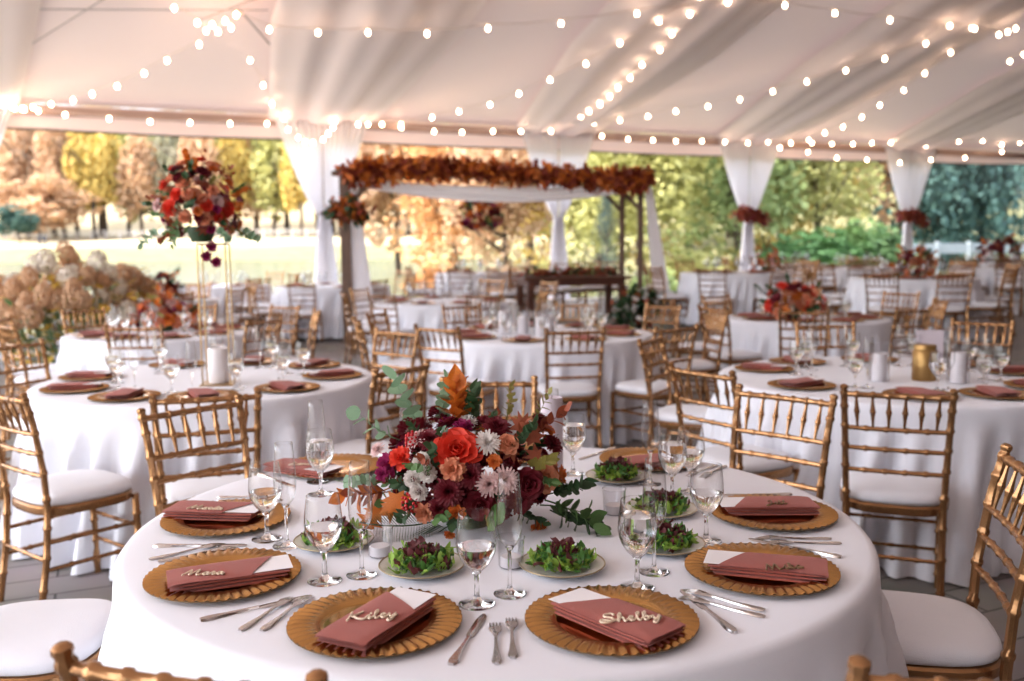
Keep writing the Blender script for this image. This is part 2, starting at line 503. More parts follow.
CARDM = _cm.mesh('menu_card', M['card'], False)

# hand-lettered single-stroke script
GL = {
 'K': (1.0, [[(.18, 1.0), (.14, .5), (.05, 0)], [(.75, .98), (.4, .62), (.12, .45), (.35, .4), (.6, .12), (.9, .02), (1.05, .2)]]),
 'S': (.95, [[(.8, .82), (.62, 1.0), (.3, .9), (.3, .66), (.66, .46), (.72, .14), (.4, -.06), (.05, .08), (.15, .3), (.6, .1), (.98, .25)]]),
 'M': (1.25, [[(.0, 0), (.12, .5), (.22, .95), (.35, .5), (.42, .05), (.6, .6), (.74, .95), (.82, .4), (.9, .02), (1.05, 0), (1.25, .25)]]),
 'J': (.8, [[(.35, .9), (.62, .98), (.5, .3), (.3, -.35), (.05, -.25), (.3, 0), (.8, .22)]]),
 'L': (.9, [[(.5, .85), (.38, 1.0), (.26, .8), (.3, .3), (.12, .03), (.3, 0), (.6, .02), (.9, .2)]]),
 'i': (.34, [[(0, .2), (.14, .45), (.16, .1), (.24, 0), (.34, .2)], [(.2, .66), (.22, .70)]]),
 'l': (.36, [[(0, .2), (.2, .7), (.2, 1.0), (.09, .85), (.12, .2), (.22, 0), (.36, .2)]]),
 'e': (.42, [[(0, .2), (.2, .25), (.28, .42), (.15, .5), (.06, .25), (.16, .02), (.3, .03), (.42, .2)]]),
 'y': (.5, [[(0, .2), (.08, .45), (.14, .12), (.28, .12), (.4, .45), (.36, 0), (.2, -.42), (.05, -.34), (.2, -.05), (.5, .2)]]),
 'h': (.55, [[(0, .2), (.2, .7), (.18, 1.0), (.08, .8), (.06, 0), (.1, .3), (.26, .46), (.34, .3), (.36, .05), (.44, 0), (.55, .2)]]),
 'b': (.5, [[(0, .2), (.2, .7), (.18, 1.0), (.08, .8), (.1, .1), (.22, 0), (.36, .15), (.3, .42), (.2, .4), (.34, .36), (.5, .38)]]),
 'k': (.5, [[(0, .2), (.2, .7), (.18, 1.0), (.08, .8), (.06, 0), (.1, .3), (.3, .46), (.28, .28), (.12, .24), (.34, .02), (.5, .2)]]),
 't': (.36, [[(0, .2), (.16, .8), (.12, .1), (.24, 0), (.36, .2)], [(.02, .62), (.34, .64)]]),
 'n': (.55, [[(0, .3), (.08, .46), (.1, 0), (.14, .3), (.3, .46), (.36, .1), (.44, 0), (.55, .2)]]),
 'a': (.5, [[(.32, .42), (.12, .42), (.06, .15), (.2, 0), (.34, .3), (.36, .08), (.44, 0), (.5, .2)]]),
 'r': (.42, [[(0, .3), (.08, .5), (.2, .42), (.18, .1), (.28, 0), (.42, .25)]]),
}
def smooth_line(p, sub=5):
    out = []; n = len(p)
    for i in range(n - 1):
        a, b, c, d = p[max(i - 1, 0)], p[i], p[i + 1], p[min(i + 2, n - 1)]
        for k in range(sub):
            t = k / sub
            out.append(tuple(.5 * (2 * b[j] + (c[j] - a[j]) * t + (2 * a[j] - 5 * b[j] + 4 * c[j] - d[j]) * t * t + (3 * b[j] - a[j] - 3 * c[j] + d[j]) * t ** 3) for j in (0, 1)))
    out.append(p[-1]); return out
def script_mesh(word, h, m):
    mb = MB(); x = 0; strokes = []
    for ch in word:
        w, st = GL[ch]
        for s_ in st: strokes.append([(x + a + b * .18, b) for a, b in s_])
        x += w * .98
    for s_ in strokes:
        pts = smooth_line(s_)
        mb.tube([((a - x / 2) * h, (b - .35) * h, 0) for a, b in pts], h * .062, 6)
    me = mb.mesh('name_sign', m); return me

def goblet_parts(root, n=32, water=.52, near=True):
    # footed water goblet, bowl nearly straight above and pointed below
    g, st = (M['glass'], M['stem']) if near else (M['glass_far'], M['glass_far'])
    bowl = [(.004, .062), (.012, .066), (.022, .076), (.031, .090), (.0365, .104), (.0385, .118), (.0378, .135), (.0355, .155), (.0335, .174), (.0330, .178), (.0322, .178)]
    MB().lathe(bowl, n).build('bowl', g, root, auto=None)
    MB().lathe([(.0005, .0), (.034, .0), (.0352, .0012), (.034, .0022), (.02, .004), (.009, .008), (.0052, .018), (.0042, .04), (.005, .056), (.010, .0645), (.0005, .0655)], n).build('stem', st, root, auto=None)
    if water and near:
        zt = water
        W = [(.0003, .0675), (.0105, .0675), (.0208, .0775), (.0297, .0913), (.0350, .105), (.0369, .118)]
        W = [p for p in W if p[1] < zt]; r_ = .0366 if zt < .13 else .0345
        W += [(r_, zt), (.0003, zt)]
        MB().lathe(W, n).build('water', M['water'], root, auto=60)
def flute_parts(root, n=28, near=True):
    g, st = (M['glass'], M['stem']) if near else (M['glass_far'], M['glass_far'])
    bowl = [(.004, .092), (.012, .097), (.019, .108), (.0235, .122), (.0250, .140), (.0245, .165), (.0228, .19), (.0208, .215), (.0195, .234), (.0188, .234)]
    MB().lathe(bowl, n).build('bowl', g, root, auto=None)
    MB().lathe([(.0005, .0), (.031, .0), (.032, .0012), (.031, .0022), (.016, .004), (.007, .008), (.0042, .018), (.0036, .05), (.0042, .085), (.009, .094), (.0005, .0955)], n).build('stem', st, root, auto=None)
_r = thing('water_goblet', (0, 0, 0)); goblet_parts(_r, 36, .113); GOB = Kind(_r, 'glass')
_r = thing('water_goblet', (0, 0, 0)); goblet_parts(_r, 36, .148); GOB2 = Kind(_r, 'glass')
_r = thing('champagne_flute', (0, 0, 0)); flute_parts(_r, 32); FLU = Kind(_r, 'glass')
_r = thing('water_goblet', (0, 0, 0)); goblet_parts(_r, 14, 0, False); GOBF = Kind(_r, 'glass')
_r = thing('water_goblet', (0, 0, 0)); goblet_parts(_r, 18, .13); GOBM = Kind(_r, 'glass')
_r = thing('champagne_flute', (0, 0, 0)); flute_parts(_r, 16); FLUM = Kind(_r, 'glass')
_r = thing('champagne_flute', (0, 0, 0)); flute_parts(_r, 12, False); FLUF = Kind(_r, 'glass')

for _k in (GOB, GOB2, GOBF, GOBM): _k.root.scale = (1.07, 1.07, 1.07)
for _k in (FLU, FLUF, FLUM): _k.root.scale = (1.08, 1.08, 1.09)
# cutlery, lying along +y (tines / blade tip at +y), z = 0 on the cloth
def flat_strip(mb, prof, th, zf=lambda y: 0):
    """prof: list of (y, half width); a thin solid following zf"""
    vs = []; n = len(prof)
    for y, w in prof:
        z = zf(y)
        vs += [(-w, y, z), (w, y, z), (w * .75, y, z + th), (-w * .75, y, z + th)]
    fs = []
    for i in range(n - 1):
        a, b = 4 * i, 4 * i + 4
        for k in range(4): fs.append((a + k, a + (k + 1) % 4, b + (k + 1) % 4, b + k))
    fs += [(3, 2, 1, 0), (4 * n - 4, 4 * n - 3, 4 * n - 2, 4 * n - 1)]
    mb.add(vs, fs)
def handle_prof(y0, y1, w=.0095):
    L = y1 - y0
    return [(y0, w * .45), (y0 + .006, w * .8), (y0 + .014, w), (y0 + .03, w * .85), (y0 + .05, w * .62), (y0 + L * .6, w * .45), (y0 + L * .85, w * .36), (y1, w * .36)]
def fork_root(L=.185):
    r_ = thing('dinner_fork', (0, 0, 0))
    zf = lambda y: .001 + .007 * max(0, (y + .02) / .12) * (1 if y < .055 else 1) - .012 * max(0, (y - .06) / .04)
    mb = MB(); flat_strip(mb, handle_prof(-L / 2, .02), .0028, zf); mb.build('handle', M['silver'], r_)
    mb = MB(); flat_strip(mb, [(.02, .0034), (.03, .006), (.038, .0105), (.05, .012), (.056, .012)], .0018, zf)
    for k in range(4):
        x = -.0096 + .0064 * k
        m2 = MB(); flat_strip(m2, [(.055, .0019), (.075, .0017), (.09, .0013), (.095, .0006)], .0016, zf)
        mb.join(m2, Matrix.Translation((x, 0, 0)))
    mb.build('tines', M['silver'], r_)
    return r_
def knife_root():
    r_ = thing('dinner_knife', (0, 0, 0))
    mb = MB(); flat_strip(mb, handle_prof(-.115, .0, .0105), .0048); mb.build('handle', M['silver'], r_)
    mb = MB(); flat_strip(mb, [(0, .0045), (.01, .0085), (.05, .0098), (.085, .0095), (.103, .0075), (.112, .003)], .0016, lambda y: .001); mb.build('blade', M['silver'], r_)
    return r_
FORK = Kind(fork_root(), 'fork'); KNIFE = Kind(knife_root(), 'knife')

# salad plate and salads
_r = thing('salad_plate', (0, 0, 0))
MB().lathe([(.001, .004), (.055, .004), (.066, .006), (.080, .0115), (.0955, .0155), (.0955, .0135), (.07, .004), (.055, 0), (.01, 0)], 64).build('plate_body', M['plate'], _r, auto=60)
MB().lathe([(.0935, .0152), (.0945, .0165), (.0965, .0166), (.0972, .0150), (.0955, .0132)], 64).build('gilt_rim', M['giltedge'], _r, auto=None)
SPL = Kind(_r, 'plate')

def leaf_patch(mb, Mx, L, W, curl=.3, frill=0, nx=5, ny=3, rnd=random, tip=1.0, cup=.15):
    vs = []
    fa, fb = rnd.uniform(0, 6), rnd.uniform(2.2, 3.4)
    for i in range(nx):
        t = i / (nx - 1)
        w = W * math.sin(PI * min(.97, t * .88 + .09)) ** tip
        for j in range(ny):
            u = 2 * j / (ny - 1) - 1
            z = curl * L * t * t + cup * W * u * u + frill * math.sin(fa + fb * i * 1.9 + 3 * j) * abs(u)
            vs.append(Mx @ Vector((u * w, L * t, z)))
    fs = [(i * ny + j, i * ny + j + 1, (i + 1) * ny + j + 1, (i + 1) * ny + j) for i in range(nx - 1) for j in range(ny - 1)]
    mb.add(vs, fs)

def salad_mesh(seed):
    rnd = random.Random(seed); mb = MB()
    n1 = 0; splits = []
    for (n, z0, z1, rr, L, W, fr) in ((210, .004, .026, .058, .023, .0062, .006), (90, .01, .032, .050, .020, .0055, .006), (46, .022, .040, .03, .018, .007, .005)):
        for i in range(n):
            a = rnd.uniform(0, 6.28); q = math.sqrt(rnd.random()) * rr
            h = z0 + (z1 - z0) * rnd.random() * (1 - (q / (rr * 1.15)) ** 2)
            Mx = Matrix.Translation((q * math.cos(a), q * math.sin(a) , h)) @ Matrix.Rotation(rnd.uniform(0, 6.28), 4, 'Z') @ Matrix.Rotation(rnd.uniform(-.1, 1.0), 4, 'X') @ Matrix.Rotation(rnd.uniform(-.8, .8), 4, 'Y')
            leaf_patch(mb, Mx, L * rnd.uniform(.6, 1.2), W * rnd.uniform(.6, 1.2), rnd.uniform(-.3, .5), fr * rnd.uniform(.4, 1), 6, 3, rnd)
        splits.append(len(mb.f))
    me = mb.mesh('green_salad', M['lettuce'])
    me.materials.append(M['lettucedk']); me.materials.append(M['redlett'])
    for i, p in enumerate(me.polygons):
        g = i // 10
        if i >= splits[1] or (g % 11 == 3): p.material_index = 2
        elif i >= splits[0] or g % 4 == 1: p.material_index = 1
    return me
SAL = [salad_mesh(2), salad_mesh(9)]

# ------------------------------------------------------------------ the nearest table's settings
T0 = T['T0']; TT = .7655
def radial(a, r): return (T0[0] + r * math.cos(R(a)), T0[1] + r * math.sin(R(a)))
# seat angle, ring radius, napkin turn (deg from the seat's own left-right axis), name on the sign, sign material
NSEAT = [(-108, .728), (-72, .728), (-36, .72), (0.5, .728), (52, .80), (88, .74), (134, .79), (180, .72), (216, .735)]
names = {0: 'Kiley', 1: 'Shelby', 2: 'Mika', 3: 'Jill', 6: 'Lena', 7: 'Marta', 8: 'Hara'}
GL['H'] = GL['M']
napt = {0: 62, 1: -38 + 180, 2: 180 + 100, 3: 180 + 88, 4: 0, 5: 0, 6: 150, 7: 90, 8: 68}
def setting_label(what, a, tail='of the nearest table'):
    return what + ', ' + pos(a) + ' place ' + tail
for i, (a, rr) in enumerate(NSEAT):
    x, y = radial(a, rr); fz = a + 180      # sitter faces the middle
    CHG.place((x, y, TT), R(a), setting_label('fluted gold charger plate', a), 'gold chargers on the nearest table')
NAP = None
# napkin centre (pixel), heading in degrees of its long axis from folded end to card end, on the table
NAPS = {0: ((379, 622), 63), 1: ((616, 620), 132), 2: ((768, 568), 163), 3: ((768, 507), 180), 8: ((228, 576), 22), 7: ((215, 512), -8), 6: ((303, 469), -30), 4: ((655, 462), 20), 5: ((566, 452), 90)}
def napkin(x, y, z, heading, label, group, cardlabel=None, v=0):
    o = link('napkin', NAPM[v], None, (x, y, z), (0, 0, R(heading)), (1.24, 1.24, 1.1))
    tag(o, label, 'napkin', group)
    if cardlabel:
        c = link('menu_card', CARDM, None, (x, y, z + .0008), (0, 0, R(heading)), (1.24, 1.24, 1.1))
        tag(c, cardlabel, 'card', group.replace('napkins', 'menu cards'))
    return o
SIGNROT = {0: 12, 1: 8, 2: 6, 3: 4, 8: 4, 7: -8, 6: 0}
for i, ((px, py), hd) in NAPS.items():
    p = at(px, py, TT + .02); a = NSEAT[i][0]
    if i == 5: p.x, p.y = radial(a, .74)
    napkin(p.x, p.y, TT + .0105, hd, setting_label('folded terracotta napkin', a), 'terracotta napkins on the nearest table',
           setting_label('white menu card tucked in the napkin', a, 'of the nearest table'), i % 2)
    if i in names:
        hgt = .036 if i in (0, 1) else .032
        me = script_mesh(names[i], hgt, M['sign'] if i in (0, 1, 6, 7, 8) else M['signdark'])
        q = {0: (371, 616), 1: (629, 618), 2: (783, 567), 3: (775, 503), 8: (204, 573), 7: (206, 508), 6: (300, 464)}[i]
        s_ = at(q[0], q[1], TT + .04)
        o = link('name_sign', me, None, (s_.x, s_.y, TT + .0405), (0, 0, R(SIGNROT[i])))
        tag(o, setting_label('script name sign on the napkin', a, 'of the nearest table'), 'name sign', 'script name signs on the nearest table')

# cutlery by seat: two forks left, knife right
def seat_frame(a, rr, fwd, rgt):
    x, y = radial(a, rr); d = R(a + 180)
    f = Vector((math.cos(d), math.sin(d))); r_ = Vector((math.sin(d), -math.cos(d)))
    q = Vector((x, y)) + f * fwd + r_ * rgt
    return q, a + 180 - 90
for i, (a, rr) in enumerate(NSEAT):
    if i in (5,): continue
    q, h = seat_frame(a, rr, .0, .205 if i else .19); KNIFE.place((q.x, q.y, TT), R(h + (6 if i == 0 else 0) + random.uniform(-3, 3)), setting_label('silver dinner knife right of the charger', a, 'of the nearest table'), 'silver knives on the nearest table')
    for k, off in enumerate((-.232, -.197)):
        q, h = seat_frame(a, rr, -.005 + .012 * k, off)
        FORK.place((q.x, q.y, TT), R(h + (-16 if i == 1 else 0) + random.uniform(-3, 3)), setting_label(('outer' if k == 0 else 'inner') + ' silver fork left of the charger', a, 'of the nearest table'), 'silver forks on the nearest table')

# salads
for j, (px, py, w) in enumerate([(422, 568, 'front, left of middle'), (562, 567, 'front, right of middle'), (334, 543, 'left, beneath two glasses'), (664, 546, 'right, nearer one'),
                                 (661, 511, 'right, farther one'), (617, 478, 'back right, beside the ribbed votive')]):
    p = at(px, py, TT + .004)
    SPL.place((p.x, p.y, TT), 0, 'gilt edged ivory salad plate on the nearest table, ' + w, 'salad plates on the nearest table')
    o = link('green_salad', SAL[j % 2], None, (p.x, p.y, TT + .006), (0, 0, 1.9 * j), (1.18, 1.18, 1.3))
    tag(o, 'mixed green and red salad on the nearest table, ' + w, 'salad', 'plated salads on the nearest table')

# glasses, foot centres read off the photograph on the plane of the table
for (px, py, w, kind) in [(267, 539, 'in front of the upper left charger', 0), (325, 581, 'left, above the front left charger', 0),
                          (477, 604, 'front middle, right of the front left charger', 0), (637, 588, 'front right, above the front right charger', 1), (706, 541, 'beside the upper right charger', 0),
                          (573, 474, 'back, alone right of the bouquet', 1), (672, 498, 'back right, before the back right charger', 1), (321, 494, 'back left, before the back left charger', 1),
                          (690, 492, 'back right, behind the right hand goblets', 0)]:
    p = at(px, py, TT)
    (GOB if kind == 0 else GOB2).place((p.x, p.y, TT), random.random() * 6, 'clear water goblet on the nearest table, ' + w, 'water goblets on the nearest table')
for (px, py, w) in [(287, 546, 'left, behind the upper left goblet'), (362, 575, 'left of the bouquet, before the left salad'), (510, 594, 'front middle, between two salads'), (654, 572, 'right, before the nearer right salad'),
                    (650, 484, 'back right, tallest against the far chair'), (318, 482, 'back left, before the far charger'), (552, 466, 'back, behind the bouquet on its right'), (409, 470, 'back, behind the bouquet on its left')]:
    p = at(px, py, TT)
    FLU.place((p.x, p.y, TT), 0, 'empty champagne flute on the nearest table, ' + w, 'champagne flutes on the nearest table')
# ribbed votive glasses
_r = thing('votive_holder', (0, 0, 0))
MB().lathe([(.001, .002), (.026, .002), (.0285, .006), (.0315, .066), (.0325, .07), (.0315, .071)], 96, wob=lambda v, a, r, z: Vector((v.x * (1 + (.035 * math.cos(24 * a) if .01 < z < .066 else 0)), v.y * (1 + (.035 * math.cos(24 * a) if .01 < z < .066 else 0)), v.z))).build('ribbed_glass', M['glass_far'], _r, auto=None)
MB().lathe([(.0005, .004), (.024, .004), (.024, .024), (.0225, .026), (.0005, .026)], 24).build('tealight', M['candle'], _r)
VOT = Kind(_r, 'candle holder')
for px, py, w in [(614, 514, 'right of the bouquet before the back salad'), (511, 567, 'before the bouquet behind a flute'), (380, 556, 'left before the bouquet')]:
    p = at(px, py, TT); VOT.place((p.x, p.y, TT), 0, 'ribbed clear votive glass on the nearest table, ' + w, 'ribbed votives')

def pillar(loc, r_, h, label, group, m='candle'):
    o = thing('pillar_candle', loc, 0, label, 'candle', group)
    MB().lathe([(.0005, 0), (r_ * .97, 0), (r_, .004), (r_, h - .006), (r_ * .94, h), (r_ * .75, h - .004), (.0005, h - .007)], 28).build('wax', M[m], o)
    MB().tube([(0, 0, h - .008), (.001, 0, h + .006)], .0012, 5).build('wick', M['wick'], o)
    return o
p = at(552, 486, TT); pillar((p.x, p.y, TT), .033, .27, 'tall pale pillar candle behind the bouquet on the nearest table', 'pillar candles', 'lav')

# ------------------------------------------------------------------ flowers
def petal(mb, Mx, L, W, cup, curl, nx=5, ny=4, notch=0):
    vs = []
    for i in range(nx):
        t = i / (nx - 1)
        w = W * (math.sin(PI * (.12 + .76 * t)) ** .7)
        for j in range(ny):
            u = 2 * j / (ny - 1) - 1
            vs.append(Mx @ Vector((u * w, L * t - (notch * L * (1 - abs(u)) if i == nx - 1 else 0), cup * L * math.sin(t * PI * .6) + curl * L * t * t + .35 * W * u * u)))
    fs = [(i * ny + j, i * ny + j + 1, (i + 1) * ny + j + 1, (i + 1) * ny + j) for i in range(nx - 1) for j in range(ny - 1)]
    mb.add(vs, fs)
def rot(ax, a): return Matrix.Rotation(a, 4, ax)
def rose_mesh(m, seed=1):
    """unit radius rose facing +z"""
    rnd = random.Random(seed); mb = MB()
    for (n, r0, tilt, L, W, cu) in ((4, .04, 1.45, .42, .24, .1), (5, .1, 1.25, .52, .34, .05), (6, .16, .95, .62, .42, -.05), (7, .2, .62, .72, .46, -.16), (8, .22, .28, .8, .48, -.2)):
        for k in range(n):
            a = 2 * PI * k / n + rnd.uniform(-.2, .2) + tilt
            petal(mb, rot('Z', a) @ Matrix.Translation((0, r0, 0)) @ rot('X', tilt), L * rnd.uniform(.9, 1.1), W, -.18, cu)
    return mb.mesh('rose', m)
def mum_mesh(m, seed=1, rings=5, n0=9, thin=.09):
    rnd = random.Random(seed); mb = MB()
    for q in range(rings):
        n = n0 + 3 * q; tilt = 1.35 - 1.25 * q / (rings - 1); L = .45 + .52 * q / (rings - 1)
        for k in range(n):
            a = 2 * PI * (k + .5 * (q % 2)) / n + rnd.uniform(-.08, .08)
            petal(mb, rot('Z', a) @ Matrix.Translation((0, .04, 0)) @ rot('X', tilt + rnd.uniform(-.1, .1)), L * rnd.uniform(.88, 1.08), thin + .02 * q / rings, .05, .08 if q < 3 else -.12, 4, 3)
    return mb.mesh('chrysanthemum', m)
def pom_mesh(m, seed=1):
    rnd = random.Random(seed); mb = MB()
    for k in range(70):
        z = 1 - 1.35 * (k + .5) / 70; r_ = math.sqrt(max(0, 1 - z * z)); a = 2.39996 * k
        d = Vector((r_ * math.cos(a), r_ * math.sin(a), z))
        Mx = Matrix.Translation(d * .45) @ d.to_track_quat('Y', 'Z').to_matrix().to_4x4()
        petal(mb, Mx @ rot('Y', rnd.uniform(-.5, .5)), .5 * rnd.uniform(.85, 1.1), .17, .1, .15, 4, 3)
    return mb.mesh('pompon_bloom', m)
def carn_mesh(m, seed=1):
    rnd = random.Random(seed); mb = MB()
    for q, (n, tilt, L) in enumerate(((6, 1.4, .6), (8, 1.0, .75), (10, .65, .9), (11, .3, .95))):
        for k in range(n):
            a = 2 * PI * k / n + rnd.uniform(-.3, .3)
            petal(mb, rot('Z', a) @ rot('X', tilt + rnd.uniform(-.15, .15)), L, .28, .1, rnd.uniform(-.25, .1), 4, 5, rnd.uniform(0, .12))
    return mb.mesh('carnation', m)
def berry_mesh(m, seed=1):
    rnd = random.Random(seed); mb = MB()
    for k in range(26):
        z = 1 - 1.2 * (k + .5) / 26; r_ = math.sqrt(max(0, 1 - z * z)); a = 2.39996 * k
        c = Vector((r_ * math.cos(a), r_ * math.sin(a), z)) * rnd.uniform(.6, .85)
        mb.lathe([(.01, -.16), (.11, -.11), (.155, 0), (.11, .11), (.01, .16)], 7, Matrix.Translation(c))
    return mb.mesh('berry_cluster', m)
def sprig_mesh(m, n=9, L=1.0, W=.12, leafL=.3, seed=1, bend=.25, broad=1.0):
    """a stem along +z with leaves either side"""
    rnd = random.Random(seed); mb = MB()
    P = [Vector((bend * (t / 6) ** 2, 0, L * t / 6)) for t in range(7)]
    mb.tube(P, [.014 * (1.2 - .8 * t / 6) for t in range(7)], 5)
    for k in range(n):
        t = .2 + .8 * k / (n - 1); p = Vector((bend * t * t, 0, L * t)); side = 1 if k % 2 else -1
        if k == n - 1: Mx = Matrix.Translation(p) @ rot('X', PI / 2 - .2)
        else: Mx = Matrix.Translation(p) @ rot('Z', side * PI / 2 + rnd.uniform(-.5, .5)) @ rot('X', .75 + rnd.uniform(-.25, .25))
        leaf_patch(mb, Mx, leafL * rnd.uniform(.8, 1.15), W * rnd.uniform(.8, 1.1), -.15, 0, 6, 3, rnd, broad, .12)
    return mb.mesh('leaf_sprig', m)
def maple_mesh(m, seed=1):
    """lobed autumn leaf lying in xy along +y, unit long"""
    pts = []
    lob = [(-90, .22), (-45, .55), (-20, .36), (5, .8), (32, .42), (58, .9), (75, .5), (90, 1.0), (105, .5), (122, .9), (148, .42), (175, .8), (200, .36), (225, .55)]
    vs = [(0, .35, .04)] + [(r_ * math.cos(R(a)) * .75, .35 + r_ * math.sin(R(a)) * .68, -.08 * r_ * r_) for a, r_ in lob]
    n = len(lob); mb = MB(); mb.add(vs, [(0, 1 + k, 1 + (k + 1) % n) for k in range(n)])
    mb.tube([(0, .2, 0), (0, -.2, -.03)], .015, 4)
    return mb.mesh('autumn_leaf', m)
def fern_mesh(m):
    mb = MB(); P = [Vector((.25 * (t / 10) ** 2, 0, 1.0 * t / 10)) for t in range(11)]
    mb.tube(P, .01, 4)
    for k in range(26):
        t = .1 + .9 * k / 26; p = Vector((.25 * t * t, 0, t)); w = .28 * math.sin(PI * (t * .8 + .18))
        for s_ in (-1, 1):
            leaf_patch(mb, Matrix.Translation(p) @ rot('Z', s_ * PI / 2) @ rot('X', .5), w, .016, -.1, 0, 3, 2)
    return mb.mesh('fern_frond', m)
FL = {
 'rose': rose_mesh(M['coral'], 1), 'mumw': mum_mesh(M['white'], 2), 'mumb': mum_mesh(M['blush'], 3), 'pomw': pom_mesh(M['white'], 4), 'dahlia': mum_mesh(M['burg'], 5, 6, 10, .11),
 'pomb': pom_mesh(M['burg'], 6), 'carn': carn_mesh(M['peach'], 7), 'orange': carn_mesh(M['orangep'], 8), 'mag': carn_mesh(M['magenta'], 9), 'berry': berry_mesh(M['redp'], 10),
 'redf': carn_mesh(M['coral'], 12), 'broses': rose_mesh(M['burg'], 13), 'prose': rose_mesh(M['peach'], 14),
 'sprig': sprig_mesh(M['green'], seed=1), 'sprigd': sprig_mesh(M['greendk'], 11, seed=2), 'sprigl': sprig_mesh(M['greenlt'], 7, W=.2, leafL=.28, seed=3, broad=.6), 'sprigo': sprig_mesh(M['olive'], 11, W=.09, seed=4, broad=1.3),
 'sprigr': sprig_mesh(M['rleaf'], 9, W=.11, leafL=.34, seed=5, broad=1.2), 'sprigor': sprig_mesh(M['oleaf'], 9, W=.17, leafL=.38, seed=6, broad=1.15), 'oleaf': maple_mesh(M['oleaf']), 'rleaf': maple_mesh(M['rleaf'], 2), 'fern': fern_mesh(M['greendk']),
}
FLN = {'rose': 'rose', 'mumw': 'chrysanthemum', 'mumb': 'chrysanthemum', 'pomw': 'pompon_bloom', 'dahlia': 'dahlia', 'pomb': 'pompon_bloom', 'carn': 'carnation', 'orange': 'carnation', 'mag': 'carnation', 'berry': 'berry_cluster',
       'redf': 'carnation', 'broses': 'rose', 'prose': 'rose'}
FLL = {'rose': 'coral rose', 'mumw': 'white bloom', 'mumb': 'blush bloom', 'pomw': 'white pompon bloom', 'dahlia': 'burgundy dahlia', 'pomb': 'burgundy pompon bloom', 'carn': 'peach bloom', 'orange': 'orange bloom', 'mag': 'magenta bloom',
       'berry': 'red berries', 'redf': 'scarlet bloom', 'broses': 'burgundy rose', 'prose': 'peach rose'}
def bloom(parent, kind, p, d, s, roll_=0):
    """p, d in the parent's frame; s radius"""
    d = Vector(d).normalized()
    q = d.to_track_quat('Z', 'Y') @ Matrix.Rotation(roll_, 3, 'Z').to_quaternion()
    nm = FLN.get(kind, 'autumn_leaf' if kind in ('oleaf', 'rleaf') else ('fern_frond' if kind == 'fern' else 'leaf_sprig'))
    o = link(nm, FL[kind], parent, p, (0, 0, 0), s); o.rotation_mode = 'QUATERNION'; o.rotation_quaternion = q
    if kind in FLL: o['label'] = FLL[kind]
    return o

# the bouquet of the nearest table
BC = Vector((-.115, 2.37, .885)); BA = Vector((.235, .17, .15))
BQ = thing('flower_bouquet', (BC.x, BC.y, TT), 0, 'low bouquet with coral rose, white mums, burgundy dahlias and orange leaves on the nearest table', 'bouquet', 'bouquets on the round tables')
_b = MB(); _b.lathe([(.001, 0), (.055, 0), (.075, .03), (.082, .07), (.075, .075), (.001, .07)], 28); _b.build('bowl', M['greendk'], BQ)
def surf(px, py, k=1.0):
    """where the line of sight meets the bouquet's ellipsoid"""
    d = ray(px, py); o = CAM - BC
    A = Vector((d.x / BA.x, d.y / BA.y, d.z / BA.z)); B = Vector((o.x / BA.x, o.y / BA.y, o.z / BA.z))
    a, b, c = A.dot(A), 2 * A.dot(B), B.dot(B) - k * k
    D = b * b - 4 * a * c
    t = (-b - math.sqrt(D)) / (2 * a) if D > 0 else -b / (2 * a)
    p = CAM + d * t; n = p - BC
    return p, Vector((n.x / BA.x ** 2, n.y / BA.y ** 2, n.z / BA.z ** 2)).normalized()
HERO = [('rose', 457, 451, 21, .95), ('mumw', 487, 443, 13, 1), ('mumb', 505, 480, 13, 1), ('mumb', 489, 484, 12, .95), ('pomw', 422, 461, 9, 1), ('pomw', 413, 479, 9, 1), ('pomw', 428, 474, 9, 1), ('pomw', 419, 492, 9, 1),
        ('pomb', 410, 430, 12, 1), ('berry', 413, 440, 9, 1), ('dahlia', 497, 428, 13, 1), ('dahlia', 552, 445, 11, 1.05), ('dahlia', 449, 491, 14, 1), ('dahlia', 440, 508, 11, 1), ('dahlia', 430, 440, 12, .95),
        ('mag', 390, 465, 13, 1), ('redf', 402, 459, 13, 1), ('berry', 411, 503, 11, 1.02), ('carn', 425, 512, 11, 1.02), ('orange', 457, 512, 10, 1.02), ('carn', 453, 470, 13, .98), ('prose', 508, 444, 10, 1),
        ('broses', 528, 484, 15, 1), ('dahlia', 520, 500, 13, 1), ('prose', 545, 478, 13, 1.0), ('orange', 537, 525, 12, 1.05), ('orange', 450, 533, 6, 1.05), ('orange', 494, 462, 8, .98), ('mumw', 468, 422, 9, .98), ('dahlia', 540, 420, 8, 1),
        ('carn', 538, 428, 8, 1), ('broses', 480, 505, 14, .93), ('dahlia', 470, 475, 13, .9), ('mumb', 378, 450, 8, 1.1), ('mag', 383, 474, 8, 1.1), ('orange', 548, 432, 7, 1.1), ('pomb', 437, 415, 9, 1.0), ('dahlia', 500, 510, 12, .95),
        ('oleaf', 386, 497, 22, 1.06), ('oleaf', 374, 512, 20, 1.1), ('oleaf', 396, 488, 22, 1.0), ('oleaf', 378, 503, 18, 1.08), ('rleaf', 525, 436, 24, 1.04), ('rleaf', 535, 447, 22, 1.06), ('rleaf', 520, 448, 20, 1.02), ('rleaf', 545, 455, 20, 1.06)]
for kd, px, py, sz, k in HERO:
    p, n = surf(px, py, k)
    s = sz * p.y / F * (1.35 if kd == 'oleaf' else 1.16)
    dd = n * .6 + (CAM - p).normalized() * .4 if kd not in ('oleaf', 'rleaf') else (n * .3 + (CAM - p).normalized() * .8)
    bloom(BQ, kd, p - Vector(BQ.location), dd, s, random.uniform(0, 6.28) if kd not in ('oleaf',) else random.uniform(2.2, 4.2))
